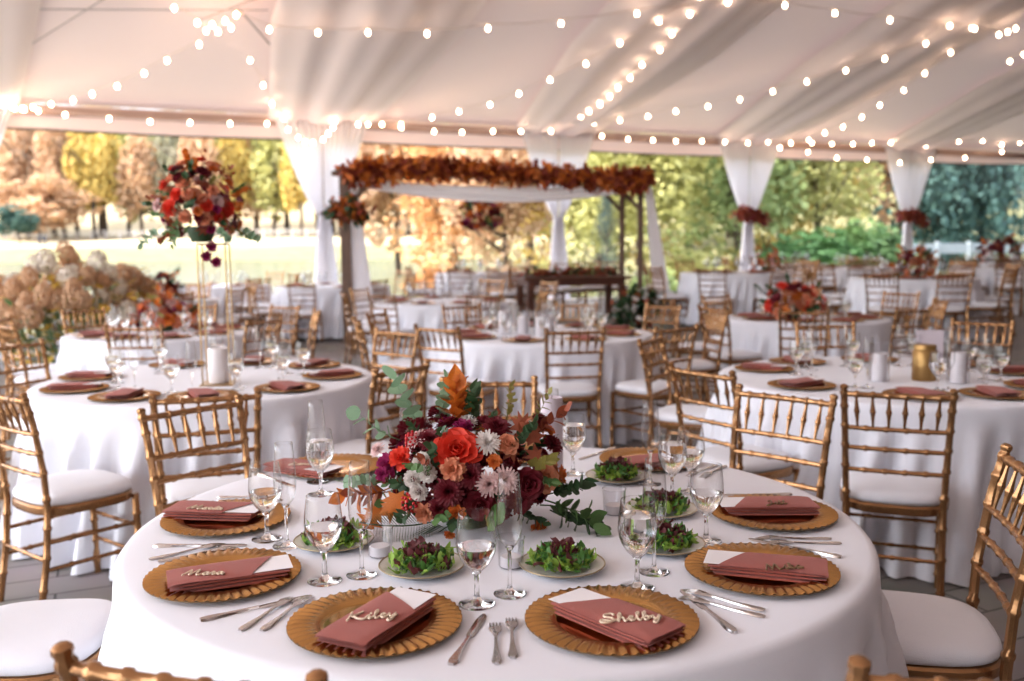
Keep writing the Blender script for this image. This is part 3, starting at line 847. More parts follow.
# fill
rnd = random.Random(31)
def fill(parent, c, ax, kinds, n, smin, smax, rnd, up=-.3, k0=.8, k1=1.0, back_only=False):
    out = 0; tries = 0
    while out < n and tries < 5000:
        tries += 1
        d = Vector((rnd.gauss(0, 1), rnd.gauss(0, 1), rnd.gauss(0, 1))).normalized()
        if d.z < up: continue
        if back_only and d.y < -.15 and d.z < .75: continue
        k = rnd.uniform(k0, k1); p = Vector((d.x * ax.x, d.y * ax.y, d.z * ax.z)) * k + c
        bloom(parent, rnd.choice(kinds), p, d + Vector((0, 0, .15)), rnd.uniform(smin, smax), rnd.uniform(0, 6.28)); out += 1
bc = BC - Vector(BQ.location)
fill(BQ, bc, BA, ['dahlia', 'carn', 'broses', 'mumb', 'orange', 'pomb', 'mumw', 'mag'], 26, .024, .038, rnd, -.2, .9, 1, True)
fill(BQ, bc, BA, ['dahlia', 'broses', 'pomb'], 20, .03, .038, rnd, -.6, .62, .78)
fill(BQ, bc, BA, ['dahlia', 'broses', 'pomb', 'dahlia'], 34, .026, .034, rnd, -.6, .74, .86)
fill(BQ, bc, BA, ['sprigd', 'sprigr', 'sprigd'], 60, .035, .048, rnd, -.6, .5, .66)
fill(BQ, bc * .95, BA, ['sprigd', 'sprig', 'sprigd', 'sprigo', 'sprigr'], 34, .075, .10, rnd, -.55, .55, .85)
for kd, px, py, k, s, tilt in [('sprigl', 420, 432, .7, .15, (-.3, -.1, 1)), ('sprigl', 400, 440, .8, .12, (-.9, -.2, .35)), ('sprigor', 452, 440, .6, .13, (-.05, 0, 1)), ('sprigor', 462, 432, .6, .13, (.1, 0, 1)), ('sprigor', 457, 425, .5, .12, (0, 0, 1)), ('sprigl', 440, 430, .7, .12, (.1, 0, 1)),
                               ('sprig', 545, 500, .8, .15, (1, -.5, -.15)), ('sprigd', 550, 510, .8, .13, (.9, -.7, -.35)), ('sprig', 540, 505, .8, .13, (1, -.4, .1)), ('sprigd', 545, 495, .8, .12, (1, -.3, .3)), ('sprig', 500, 505, .85, .12, (0, -1, .1)),
                               ('sprigo', 530, 465, .85, .13, (.5, -.8, .3)), ('sprigr', 525, 440, .8, .13, (.8, -.4, .5)), ('sprigd', 470, 430, .8, .12, (.2, -.2, 1)), ('fern', 440, 520, .8, .20, (-.95, -.55, -.12)), ('fern', 450, 525, .8, .17, (-.8, -.8, -.25)),
                               ('sprigo', 505, 425, .8, .10, (.3, 0, 1)), ('sprigr', 395, 490, .8, .12, (-.8, -.6, -.1)), ('sprigor', 390, 488, .8, .12, (-.8, -.7, -.2)), ('sprigo', 530, 425, .8, .09, (.7, 0, .8)), ('sprigl', 385, 480, .8, .1, (-1, -.2, 0))]:
    p, n = surf(px, py, k); bloom(BQ, kd, p - Vector(BQ.location), tilt, s, rnd.uniform(0, 6.28))

def bouquet(loc, ax, kinds, leafs, n, nl, s, label, seed, lift=None, group='bouquets on the round tables', name='flower_bouquet', bowl=True):
    rn = random.Random(seed); o = thing(name, loc, 0, label, 'bouquet', group)
    ax = Vector(ax); c = Vector((0, 0, ax.z * .85 if lift is None else lift))
    if bowl: MB().lathe([(.001, 0), (.05, 0), (.07, .05), (.065, .08), (.001, .08)], 16).build('bowl', M['greendk'], o)
    fill(o, c, ax, leafs, nl, s * 2.2, s * 3.2, rn, -.7, .5, .85)
    fill(o, c, ax, kinds, n, s * .8, s * 1.25, rn, -.75, .75, 1.0)
    return o
ALLF = ['dahlia', 'orange', 'orange', 'redf', 'carn', 'broses', 'mag', 'rose', 'dahlia', 'prose']
RUST = ['sprigr', 'sprigd', 'rleaf', 'sprigo', 'sprigor', 'sprigr']

# ------------------------------------------------------------------ other set tables
def set_table(key, angles, ring, near, candles=()):
    x0, y0, r_, w = T[key]; z = floor_z(x0, y0) + TT
    for i, a in enumerate(angles):
        a2 = a + random.uniform(-2, 2)
        x = x0 + ring * math.cos(R(a2)); y = y0 + ring * math.sin(R(a2))
        (CHG if near == 2 else CHGF).place((x, y, z), R(a), 'gold charger plate, %s place, %s' % (pos(a), w), 'gold chargers on the other tables')
        hd = a + 180 + random.choice((-1, 1)) * random.uniform(3, 30)
        napkin(x, y, z + .0105, hd, 'terracotta napkin, %s place, %s' % (pos(a), w), 'terracotta napkins on the other tables',
               ('white menu card, %s place, %s' % (pos(a), w)) if near == 2 else None)
        d = R(a + 180); f = Vector((math.cos(d), math.sin(d))); rr = Vector((math.sin(d), -math.cos(d)))
        for (K, fo, ro, nm) in ((GOBM if near else GOBF, .2, .13, 'clear goblet'), (FLUM if near else FLUF, .27, .17, 'clear flute')):
            q = Vector((x, y)) + f * (fo * ring / .7 + random.uniform(-.02, .02)) + rr * (ro + random.uniform(-.02, .02))
            K.place((q.x, q.y, z), 0, '%s, %s place, %s' % (nm, pos(a), w), 'glasses on the other tables')
set_table('T1', [-75, -37, 4, 45, 84, 125, 176, 216, 253], .68, 2)
set_table('T3', [-104, -74, -36, 8, 40, 80, 118, 156, 208], .69, 2)
set_table('T2', [-104, -62, -22, 18, 58, 98, 138, 178, 218], .66, 1)
set_table('T4', [-104, -62, -22, 28, 68, 112, 158, 200, 226], .54, 1)
set_table('T5', [-110, -68, -22, 22, 68, 112, 158, 202], .53, 1)
for k_, n_ in (('T6', 8), ('T7', 8), ('T8', 8), ('T10', 7), ('T13', 6), ('T14', 8), ('T12', 6), ('T20', 6), ('T11', 6), ('T15', 6), ('T17', 6)):
    set_table(k_, [-112.5 + 360 / n_ * i for i in range(n_)], .52 if T[k_][2] < .85 else .66, 0)

# table one: flower stand, candle, bouquet
p = at(219, 384, TT); FS = thing('flower_stand', (p.x, p.y, TT), R(8), 'tall gold wire flower stand on the left table', 'flower stand', 'gold flower stands')
MB().box(-.085, .085, -.085, .085, 0, .008).build('base_plate', M['goldmetal'], FS, auto=30)
for sx in (-1, 1):
    for sy in (-1, 1): MB().tube([(sx * .07, sy * .07, .006), (sx * .07, sy * .07, .74)], .0042, 6).build('rod', M['goldmetal'], FS)
MB().tube([(-.07, -.07, .74), (.07, -.07, .74), (.07, .07, .74), (-.07, .07, .74), (-.07, -.07, .74)], .0045, 6).build('top_ring', M['goldmetal'], FS)
MB().box(-.06, .06, -.06, .06, .735, .742).build('top_plate', M['goldmetal'], FS)
pillar((p.x, p.y, TT + .009), .052, .185, 'wide white pillar candle inside the gold flower stand', 'pillar candles')
tb = bouquet((p.x - .06, p.y, TT + .75), (.215, .21, .225), ALLF + ['mumb'], RUST + ['sprig'], 90, 60, .036, 'large round rust and burgundy bouquet on the tall gold stand', 41, .20)
for dx, dz in ((-.02, -.02), (.03, -.05), (.01, .03)): bloom(tb, 'mag', (.06 + dx, -.05, dz - .05), (0, -1, -.4), .035)
for k in range(7):
    a = k * .9; bloom(tb, 'sprig' if k % 2 else 'sprigl', (.2 * math.cos(a), .2 * math.sin(a), .08), (math.cos(a), math.sin(a), -.7), .12, k)

def votive_candle(px, py, zt, h, r_, label):
    p = at(px, py, zt); o = thing('hurricane_candle', (p.x, p.y, zt), 0, label, 'candle', 'glass sleeved candles')
    MB().lathe([(.0005, .002), (r_ * .7, .002), (r_ * .7, h * .72), (.0005, h * .71)], 20).build('wax', M['candle'], o)
    MB().lathe([(r_ * .98, 0), (r_, .003), (r_, h), (r_ * .97, h)], 24).build('glass_sleeve', M['glass_far'], o)
# middle table candles
z2 = floor_z(.25, 7.6) + TT
for px, py, h, w in ((504, 334, .26, 'tallest, at the left'), (523, 334, .20, 'second from the left'), (541, 336, .21, 'third, at the right'), (549, 332, .19, 'last at the right')):
    votive_candle(px, py, z2, h, .062, 'white candle in a glass sleeve on the middle table, ' + w)
q = at(528, 336, z2)
# right table: canister, hurricane candles, card
p = at(924, 380, TT); CN = thing('gold_canister', (p.x, p.y, TT), 0, 'round gold metal canister with lid standing on the right table', 'canister')
MB().lathe([(.001, 0), (.058, 0), (.061, .004), (.061, .155), (.059, .157)], 40, wob=lambda v, a, r, z: Vector((v.x * (1 + .01 * math.cos(20 * a)), v.y * (1 + .01 * math.cos(20 * a)), v.z))).build('can_body', M['canister'], CN, auto=50)
MB().lathe([(.059, .156), (.055, .160), (.055, .182), (.052, .187), (.001, .188)], 40).build('can_lid', M['canister'], CN)
votive_candle(879, 381, TT, .20, .052, 'white candle in glass sleeve left of the gold canister')
votive_candle(958, 383, TT, .22, .055, 'white candle in glass sleeve right of the gold canister')
votive_candle(945, 372, TT, .11, .035, 'short white candle just behind the gold canister')
p = at(930, 366, TT); o = thing('table_card', (p.x, p.y, TT), R(-5), 'blank pale pink card standing behind the gold canister', 'card')
MB().box(-.075, .075, -.002, .002, 0, .21, rot('X', -.08)).build('front_panel', M['lav'], o, auto=30)
MB().box(-.075, .075, -.002, .002, 0, .21, Matrix.Translation((0, .05, 0)) @ rot('X', .14)).build('back_panel', M['lav'], o, auto=30)
# bouquets
p = at(190, 322, TT); bouquet((-3.02, 8.1, TT), (.27, .22, .15), ['orange', 'carn', 'prose', 'mumb', 'mag', 'orange', 'broses'], RUST + ['sprigor'], 46, 30, .045, 'low orange and rust bouquet on the left table behind', 51)
bouquet((2.66, 8.75, TT), (.30, .24, .19), ['redf', 'rose', 'dahlia', 'redf', 'carn', 'broses', 'prose'], ['sprigd', 'rleaf', 'sprigd', 'oleaf'], 50, 36, .05, 'scarlet and burgundy bouquet on the right table behind', 52)
bouquet((5.25, 12.1, floor_z(5.25, 12.1) + TT), (.24, .22, .22), ['orange', 'broses', 'dahlia', 'prose', 'carn'], RUST, 34, 30, .05, 'brown and cream bouquet at far right', 53)
bouquet((9.9, 18.9, .28 + TT), (.45, .3, .28), ['broses', 'dahlia', 'mumb'], RUST, 30, 30, .075, 'burgundy bouquet on the farthest right table', 54)
bouquet((3.9, 14.3, .28 + TT), (.2, .2, .24), ['carn', 'orange', 'mumb'], RUST, 20, 26, .05, 'airy rust bouquet right of the arch', 55)
bouquet((-4.9, 13.1, TT), (.24, .2, .2), ['broses', 'dahlia', 'orange'], RUST, 26, 20, .05, 'small brown bouquet on the far left table', 56)
# second tall stand behind the arch
def tall_stand(x, y, zt, h, label):
    o = thing('flower_stand', (x, y, zt), 0, label, 'flower stand', 'gold flower stands')
    MB().box(-.12, .12, -.12, .12, 0, .01).build('base_plate', M['goldmetal'], o, auto=30)
    for sx in (-1, 1):
        for sy in (-1, 1): MB().tube([(sx * .11, sy * .11, .008), (sx * .11, sy * .11, h)], .007, 6).build('rod', M['goldmetal'], o)
    MB().box(-.12, .12, -.12, .12, h, h + .01).build('top_plate', M['goldmetal'], o, auto=30)
zz = floor_z(-.55, 15.6)
T15x, T15y = T['T15'][:2]
zz = floor_z(T15x, T15y) + TT
tall_stand(T15x - .02, T15y, zz, .78, 'tall gold flower stand seen through the arch')
bouquet((T15x - .02, T15y, zz + .79), (.42, .36, .30), ['broses', 'dahlia', 'mag', 'orange'], RUST, 50, 56, .07, 'burgundy bouquet on the tall stand seen through the arch', 57, .2)

# ------------------------------------------------------------------ chairs
N0 = 'gold chair with white cushion, '
cx, cy = T0[0], T0[1]
put_chair(-.385, 1.47, 76, 'gold chair back cut off by the lower left edge of the photo')
put_chair(.675, 1.445, 86, 'gold chair whose post tip shows at the lower right edge')
put_chair(1.05, 2.38, 166, 'gold chair at the right edge drawn up to the nearest table')
chair_back(-1.53, 2.36, cx, cy, 'white cushioned chair at the lower left edge of the photo')
p = (at(742, 388, .915) + at(828, 401, .915)) / 2; chair_back(p.x, p.y, cx, cy, 'gold chair at the back right of the nearest table')
p = (at(145, 412, .915) + at(240, 401, .915)) / 2; chair_back(p.x, p.y, cx, cy, 'gold chair at the back left of the nearest table')
chair_back(-.10, 3.9, cx, cy, 'gold chair behind the bouquet of the nearest table')
def top(px0, py0, px1, py1): return (at(px0, py0, .915) + at(px1, py1, .915)) / 2
def tb_chair(key, p, label, turn=0, **k): chair_back(p[0], p[1], T[key][0], T[key][1], label, turn, **k)
tb_chair('T3', top(848, 388, 950, 394), 'gold chair at the front of the gold canister table')
tb_chair('T3', top(674, 367, 733, 373), 'gold chair at the front left of the gold canister table')
tb_chair('T3', (3.35, 6.6), 'gold chair behind the gold canister table')
tb_chair('T3', (2.2, 6.5), 'gold chair at the back of the gold canister table')
tb_chair('T3', (.85, 5.6), 'gold chair at the left of the gold canister table')
tb_chair('T3', (3.5, 4.4), 'gold chair at the right end of the gold canister table')
tb_chair('T1', top(154, 397, 257, 392), 'gold chair at the front of the flower stand table')
tb_chair('T1', (-.53, 4.38), 'gold chair at the front right of the flower stand table')
tb_chair('T1', top(371, 332, 420, 331), 'gold chair at the back right of the flower stand table')
tb_chair('T1', (-3.0, 5.6), 'gold chair at the back left of the flower stand table')
tb_chair('T1', (-3.05, 4.45), 'gold chair at the left of the flower stand table')
put_chair(-1.89, 3.90, 52, 'gold chair turned askew at the front left of the flower stand table')
tb_chair('T2', top(544, 330, 606, 330), 'gold chair at the front of the white pillar candle table')
tb_chair('T2', (-.52, 6.5), 'gold chair at the front left of the white pillar candle table')
tb_chair('T2', (1.12, 6.35), 'gold chair at the front right of the white pillar candle table')
for (a, r_) in ((8, 1.5), (42, 1.55), (75, 1.45), (120, 1.45), (165, 1.45), (196, 1.5)):
    x, y = T['T2'][0] + r_ * math.cos(R(a)), T['T2'][1] + r_ * math.sin(R(a))
    tb_chair('T2', (x, y), 'gold chair at the %s side of the white pillar candle table' % pos(a))
def ring_chairs(key, angles, r_, far=False):
    for a in angles:
        a += random.uniform(-4, 4); rr = r_ + random.uniform(-.05, .1)
        x, y = T[key][0] + rr * math.cos(R(a)), T[key][1] + rr * math.sin(R(a))
        tb_chair(key, (x, y), 'gold chair, %s side, %s' % (pos(round(a / 5) * 5), T[key][3]), random.uniform(-8, 8), far=far)
ring_chairs('T4', [-80, -35, 12, 55, 98, 140, 185, 226], 1.24)
ring_chairs('T5', [-106, -60, -15, 30, 75, 120, 165, 212], 1.2)
ring_chairs('T6', [-118, -70, -25, 20, 65, 110, 155, 205], 1.38, True)
ring_chairs('T7', [-130, -92, -50, -10, 35, 80, 125, 170], 1.25, True)
ring_chairs('T8', [-100, -55, -10, 35, 80, 125, 170, 215], 1.38, True)
ring_chairs('T10', [-120, -70, -20, 25, 115, 165, 200], 1.25, True)
ring_chairs('T13', [-110, -60, -10, 60, 170, 215], 1.25, True)
ring_chairs('T14', [-100, -55, -10, 35, 80, 125, 170, 215], 1.36, True)
ring_chairs('T12', [-110, -60, -10, 170, 215], 1.36, True)
ring_chairs('T20', [-110, -65, -15, 165, 215], 1.25, True)
ring_chairs('T11', [-100, -50, 0, 180, 230], 1.25, True)
ring_chairs('T15', [-105, -60, 0, 180, 230], 1.22, True)
ring_chairs('T17', [-100, -50, 0, 60, 180, 230], 1.22, True)

# ------------------------------------------------------------------ head table under the arch
hx, hy = .95, 15.0; hz = floor_z(hx, hy)
HT = thing('head_table', (hx, hy, hz), R(14), 'long dark wooden farm table under the arch', 'table')
MB().box(-.88, .88, -.42, .42, .715, .765).build('tabletop', M['wood'], HT, auto=30)
MB().box(-.8, .8, -.36, .36, .62, .714).build('apron', M['wood'], HT, auto=30)
for sx in (-1, 1):
    for sy in (-1, 1):
        MB().box(sx * .76 - .05, sx * .76 + .05, sy * .32 - .05, sy * .32 + .05, 0, .62).build('leg', M['wood'], HT, auto=30)
# garland runner on it
def foliage_run(name, pts, rad, n, label, seed, leafm, mats_extra=(), size=.09, cat='garland', group=None, wood=True, parent=None):
    rn = random.Random(seed); mb = MB()
    seg = [Vector(p) for p in pts]; L = [(b - a).length for a, b in zip(seg, seg[1:])]; tot = sum(L)
    def P(t):
        d = t * tot
        for a, b, l in zip(seg, seg[1:], L):
            if d <= l: return a.lerp(b, d / l if l else 0)
            d -= l
        return seg[-1]
    for i in range(n):
        c = P(rn.random()) + Vector((rn.gauss(0, 1), rn.gauss(0, 1), rn.gauss(0, 1))).normalized() * rad * rn.random() ** .5
        Mx = Matrix.Translation(c) @ rot('Z', rn.uniform(0, 6.28)) @ rot('X', rn.uniform(-1.2, 1.2)) @ rot('Y', rn.uniform(-1.2, 1.2))
        leaf_patch(mb, Mx, size * rn.uniform(.7, 1.3), size * .32, rn.uniform(-.3, .3), 0, 4, 3, rn, .8)
    me = mb.mesh(name, leafm)
    for m in mats_extra: me.materials.append(m)
    if mats_extra:
        for i, p_ in enumerate(me.polygons): p_.material_index = (i // 6 * 7919) % (len(mats_extra) + 1)
    o = link(name, me, parent)
    if label: tag(o, label, cat, group)
    return o
dirx = Vector((math.cos(R(14)), math.sin(R(14)), 0))
hc = Vector((hx, hy, hz + .80))
foliage_run('table_garland', [hc - dirx * .82, hc + dirx * .82], .09, 420, 'rust foliage runner lying along the dark head table', 5, M['rleaf'], (M['greendk'], M['tieleaf']), .09)
for i in range(6):
    q = Vector((hx, hy, 0)) + dirx * (-.95 + .4 * i) + Vector((-dirx.y, dirx.x, 0)) * .75
    put_chair(q.x, q.y, 14 - 90, 'gold chair behind the dark head table, %s from the left' % ['first', 'second', 'third', 'fourth', 'fifth', 'last'][i], 'gold chairs behind the head table', True)

# ------------------------------------------------------------------ wedding arch
AL, AR = Vector((-2.30, 13.2, 0)), Vector((1.98, 14.35, 0))
ad = (AR - AL).normalized(); an = Vector((-ad.y, ad.x, 0))
ARCH = thing('wooden_arch', (0, 0, 0), 0, 'large wooden pergola arch hung with autumn garland at the back of the tent', 'arch')
for base, h0, s_ in ((AL, 2.55, 1), (AR, 2.50, -1)):
    for k in (0, .75):
        b = base + an * k; z0 = floor_z(b.x, b.y)
        mb = MB(); mb.tube([b + Vector((0, 0, z0)), b + Vector((0, 0, h0))], .055, 4); mb.build('post', M['archwood'], ARCH, smooth=False)
        mb = MB(); mb.tube([b + Vector((0, 0, h0 - .5)), b + ad * (.45 * s_) + Vector((0, 0, h0 - .04))], .04, 4); mb.build('brace', M['archwood'], ARCH, smooth=False)
    mb = MB(); mb.tube([base - an * .1 + Vector((0, 0, h0)), base + an * .85 + Vector((0, 0, h0))], .05, 4); mb.build('cross_beam', M['archwood'], ARCH, smooth=False)
for k in (0, .75):
    mb = MB(); mb.tube([AL + an * k - ad * .15 + Vector((0, 0, 2.56)), AR + an * k + ad * .15 + Vector((0, 0, 2.51))], .05, 4); mb.build('long_beam', M['archwood'], ARCH, smooth=False)
foliage_run('arch_garland', [AL + Vector((.03, -.1, 2.50)), AL.lerp(AR, .3) + Vector((0, -.1, 2.59)), AL.lerp(AR, .6) + Vector((0, -.1, 2.50)), AR + ad * .0 + Vector((0, -.1, 2.42))], .165, 2600,
            'thick rust and orange leaf garland along the top of the arch', 8, M['tieleaf'], (M['rleaf'], M['oleaf'], M['tieleaf'], M['oleaf'], M['orangep']), .12)
foliage_run('floral_swag', [AL + Vector((-.15, -.12, 1.98)), AL + Vector((.1, -.12, 2.02)), AL + Vector((.22, -.12, 1.92))], .17, 420, 'rust flower cluster on the left post of the arch', 9, M['tieleaf'], (M['rleaf'], M['greendk'], M['oleaf']), .11, 'flowers', 'flower clusters')
foliage_run('floral_swag', [AR + Vector((.1, -.1, 2.52)), AR + Vector((-.3, -.1, 2.4))], .17, 400, 'rust flower cluster on the top right corner of the arch', 10, M['tieleaf'], (M['rleaf'], M['oleaf']), .11, 'flowers', 'flower clusters')
# ground flowers at the foot of the arch
foliage_run('ground_arrangement', [AR + Vector((-.3, -.3, .42)), AR + Vector((.05, -.3, .62))], .26, 700, 'dark green and white ground arrangement at the right foot of the arch', 12, M['greendk'], (M['greendk'], M['white'], M['greendk'], M['rleaf']), .13, 'flowers', 'flower clusters')
def drape_path(mb, P0, P1, w0, w1, folds, amp, side, n=14, m=28):
    """pleated cloth band from P0 to P1; side = unit vector of its width"""
    vs = []
    dvec = (P1 - P0); nrm = dvec.normalized().cross(side).normalized()
    for i in range(n + 1):
        t = i / n; c = P0.lerp(P1, t); w = w0 + (w1 - w0) * t
        for j in range(m + 1):
            u = j / m - .5
            vs.append(c + side * (u * w) + nrm * (amp * math.sin(u * folds * 2 * PI + t) * (.4 + .6 * min(1, w))))
    fs = [(i * (m + 1) + j, i * (m + 1) + j + 1, (i + 1) * (m + 1) + j + 1, (i + 1) * (m + 1) + j) for i in range(n) for j in range(m)]
    mb.add(vs, fs)
# white swag under the beam
mb = MB(); vs = []
for i in range(31):
    t = i / 30; c = AL.lerp(AR, t); sag = .22 * math.sin(PI * t) ** .8
    for j in range(7):
        vs.append(c + Vector((0, .03 * math.sin(j * 2.2 + 5 * t), 2.44 - .05 * t - sag * (.35 + .65 * j / 6) - .08 * j / 6)))
mb.add(vs, [(i * 7 + j, i * 7 + j + 1, (i + 1) * 7 + j + 1, (i + 1) * 7 + j) for i in range(30) for j in range(6)])
o = mb.build('arch_swag', M['sheer']); tag(o, 'white fabric swag hanging below the arch beam', 'drape')
mb = MB(); drape_path(mb, AR + Vector((.12, 0, 2.35)), AR + Vector((.38, -.1, .34)), .12, .34, 5, .03, ad); o = mb.build('arch_drape', M['sheer']); tag(o, 'white fabric panel falling from the right post of the arch', 'drape')
mb = MB(); drape_path(mb, AL + Vector((.05, .1, 2.45)), AL + Vector((.22, 0, .15)), .16, .34, 5, .03, ad); o = mb.build('arch_drape', M['sheer']); tag(o, 'white fabric panel falling from the left post of the arch', 'drape')

# ------------------------------------------------------------------ the tent
W0 = Vector((-3.63, 18.0, 0)); WD = Vector((4.55, 2.07, 0)); BAY = WD.length; WU = WD.normalized(); WN = Vector((WU.y, -WU.x, 0))  # WN points into the tent
EAVE, SLOPE = 3.93, .30
def wall_pt(n, s=0.0, z=0.0): return W0 + WD * n + WN * s + Vector((0, 0, z))
def roof_h(s): return EAVE + SLOPE * s
# posts of the far side
PN = [-2, -1, 0, 1, 2, 3, 4]
PN = [-2.2, -1.2, 0, 1, 2, 3.02, 4.05, 5.1]
def roof_at(px, py, dz=0.0):
    """where a line of sight meets the roof plane lowered by dz"""
    d = ray(px, py); n3 = Vector((WN.x * SLOPE, WN.y * SLOPE, -1)); p0 = W0 + Vector((0, 0, EAVE - dz))
    t = n3.dot(p0 - CAM) / n3.dot(d)
    return CAM + d * t

def tentmat():
    m = mat('white tent vinyl', (.78, .65, .63), .6, 0, .04, .6, trans=.03)
    return m
M['vinyl'] = tentmat()
M['liner'] = mat('white ceiling liner', (.88, .78, .77), .75, 0, .03, .5, trans=.06)
# far roof slope, near roof slope (ridge at s = 11)
RS = 11.0
def roof_panel(name, s0, s1, f, n0=-2.25, n1=9):
    mb = MB(); vs = []
    ns = 40; ms = 10
    for i in range(ns + 1):
        for j in range(ms + 1):
            n = n0 + (n1 - n0) * i / ns; s = s0 + (s1 - s0) * j / ms
            vs.append(wall_pt(n, s, f(s) + .0))
    mb.add(vs, [(i * (ms + 1) + j, (i + 1) * (ms + 1) + j, (i + 1) * (ms + 1) + j + 1, i * (ms + 1) + j + 1) for i in range(ns) for j in range(ms)])
    o = mb.build(name, M['vinyl']); tag(o, kind='structure'); return o
roof_panel('ceiling', 0, RS, roof_h)
roof_panel('ceiling', RS, 2 * RS, lambda s: EAVE + SLOPE * (2 * RS - s))
M['shade_wall'] = mat('dark unseen shade wall', (.12, .075, .06), .9, 0, .1, 2)  # dark colour so the added out-of-view walls bounce little light
for nm, n0, n1, s0, s1 in (('wall_shade_right', 9, 9, 0, 2 * RS), ('wall_shade_near', -2.0, 9, 2 * RS, 2 * RS), ('wall_shade_far', 5.15, 9, .05, .05)):  # unseen walls added to darken the right and camera side
    mb = MB(); vs = []
    for i in range(41):
        t = i / 40; n = n0 + (n1 - n0) * t; s_ = s0 + (s1 - s0) * t
        zt = roof_h(s_) if s_ < RS else EAVE + SLOPE * (2 * RS - s_)
        q = wall_pt(n, s_)
        for j in range(5): vs.append(q + Vector((0, 0, floor_z(q.x, q.y) + (zt - floor_z(q.x, q.y)) * j / 4)) + (WU if nm == 'wall_shade_right' else WN) * .03 * math.sin(i * 1.7))
    mb.add(vs, [(i * 5 + j, i * 5 + j + 1, (i + 1) * 5 + j + 1, (i + 1) * 5 + j) for i in range(40) for j in range(4)])
    o = mb.build(nm, M['shade_wall']); tag(o, kind='structure')
# eave beam, valance strip, black lower rope
nA, nB = -2.25, 9
o = MB().box(-.07, .07, -.07, .07, 0, (wall_pt(nB) - wall_pt(nA)).length).build('trim_1', M['beam'], None, False)
o.location = wall_pt(nA, .10, EAVE - .13); o.rotation_mode = 'QUATERNION'; o.rotation_quaternion = WU.to_track_quat('Z', 'Y'); tag(o, kind='structure')
VAL0, VAL1 = 3.92, 3.50
mb = MB(); vs = []
NV = 400
def val_low(n):
    f = (n - math.floor(n)); return VAL1 - .03 * math.sin(PI * f) + (.05 * max(0, n - 2.2))
for i in range(NV + 1):
    n = nA + (nB - nA) * i / NV
    for k in (0, 1): vs.append(wall_pt(n, .02 + .02 * math.sin(n * 9) * k, VAL0 if k == 0 else val_low(n)))
mb.add(vs, [(2 * i, 2 * i + 1, 2 * i + 3, 2 * i + 2) for i in range(NV)])
M['valance'] = mat('valance fabric', (.78, .60, .53), .7, 0, .04, 3, trans=.2)
o = mb.build('trim_2', M['valance']); tag(o, kind='structure')
o = MB().tube([wall_pt(nA + (nB - nA) * i / 150, .03, val_low(nA + (nB - nA) * i / 150)) for i in range(151)], .018, 5).build('trim_3', M['rope']); tag(o, kind='structure')
# purlins and cables under the roof
def purlin(k, p0, p1, r_, m='beam'):
    o = MB().tube([p0, p1], r_, 6).build('trim_%d' % k, M[m]); tag(o, kind='structure')
M['seam'] = mat('grey cable', (.33, .29, .28), .6)
a, b = roof_at(0, 9, .1), roof_at(226, 10, .1); purlin(4, a - (b - a) * 1, b + (b - a) * .2, .009, 'seam')
purlin(5, roof_at(22, 50, .1), roof_at(112, -6, .1), .009, 'seam')
purlin(6, roof_at(22, 50, .1), roof_at(20, 97, .1), .009, 'seam')
purlin(7, roof_at(238, 8, .1), roof_at(292, 70, .1), .012, 'seam')
purlin(8, roof_at(200, 20, .1), roof_at(262, -4, .1), .012, 'seam')
# poles
for i, n in enumerate(PN):
    q = wall_pt(n, .12); z0 = floor_z(q.x, q.y)
    o = MB().lathe([(.045, 0), (.045, VAL0)], 12, cap0=True, cap1=True).build('tent_pole', M['pole'])
    o.location = (q.x, q.y, z0); o.scale = (1, 1, (VAL0 - z0) / VAL0)
    tag(o, 'upright tent pole wrapped by the %s pair of white curtains' % ['outermost left', 'left edge', 'left', 'middle', 'right of arch', 'far right', 'right edge', 'outermost right'][i], 'tent pole', 'tent side poles')
    # curtain: two panels gathered at the tie
    tie = 2.08
    for sd in (-1, 1):
        mb = MB(); vs = []; NZ, NJ = 40, 34
        for a_ in range(NZ + 1):
            z = VAL0 - .02 - (VAL0 - .02 - z0 - .03) * a_ / NZ
            if z > tie:
                t = (z - tie) / (VAL0 - tie); outer = .10 + .80 * t ** .75; inner = .02 - .01 * t; am = .03 + .02 * t
            else:
                t = (tie - z) / tie; outer = .10 + .20 * t ** .8; inner = .0; am = .03
            for j in range(NJ + 1):
                u = j / NJ; x = inner + (outer - inner) * u
                y = am * math.sin(u * 2 * PI * 7 + .5 * math.sin(z * 2)) + .10
                vs.append(q + WU * (sd * x) + WN * y + Vector((0, 0, z)))
        mb.add(vs, [(a_ * (NJ + 1) + j, a_ * (NJ + 1) + j + 1, (a_ + 1) * (NJ + 1) + j + 1, (a_ + 1) * (NJ + 1) + j) for a_ in range(NZ) for j in range(NJ)])
        o = mb.build('curtain', M['sheer'])
        tag(o, '%s sheer white curtain panel tied at the %s tent pole' % ('left' if sd < 0 else 'right', ['outermost left', 'left edge', 'left', 'middle', 'right of arch', 'far right', 'right edge', 'outermost right'][i]), 'curtain', 'white tent curtains')
    if i in (4, 5):
        c = q + WN * .25 + Vector((0, 0, tie + .06))
        foliage_run('floral_tieback', [c - WU * .42 + Vector((0, 0, .02)), c, c + WU * .36 - Vector((0, 0, .12))], .16, 420, 'rust leaf garland tied round the %s curtains' % ('first' if i == 4 else 'second'), 20 + i, M['tieleaf'], (M['rleaf'], M['burg'], M['tieleaf']), .12, 'flowers', 'curtain tie garlands')
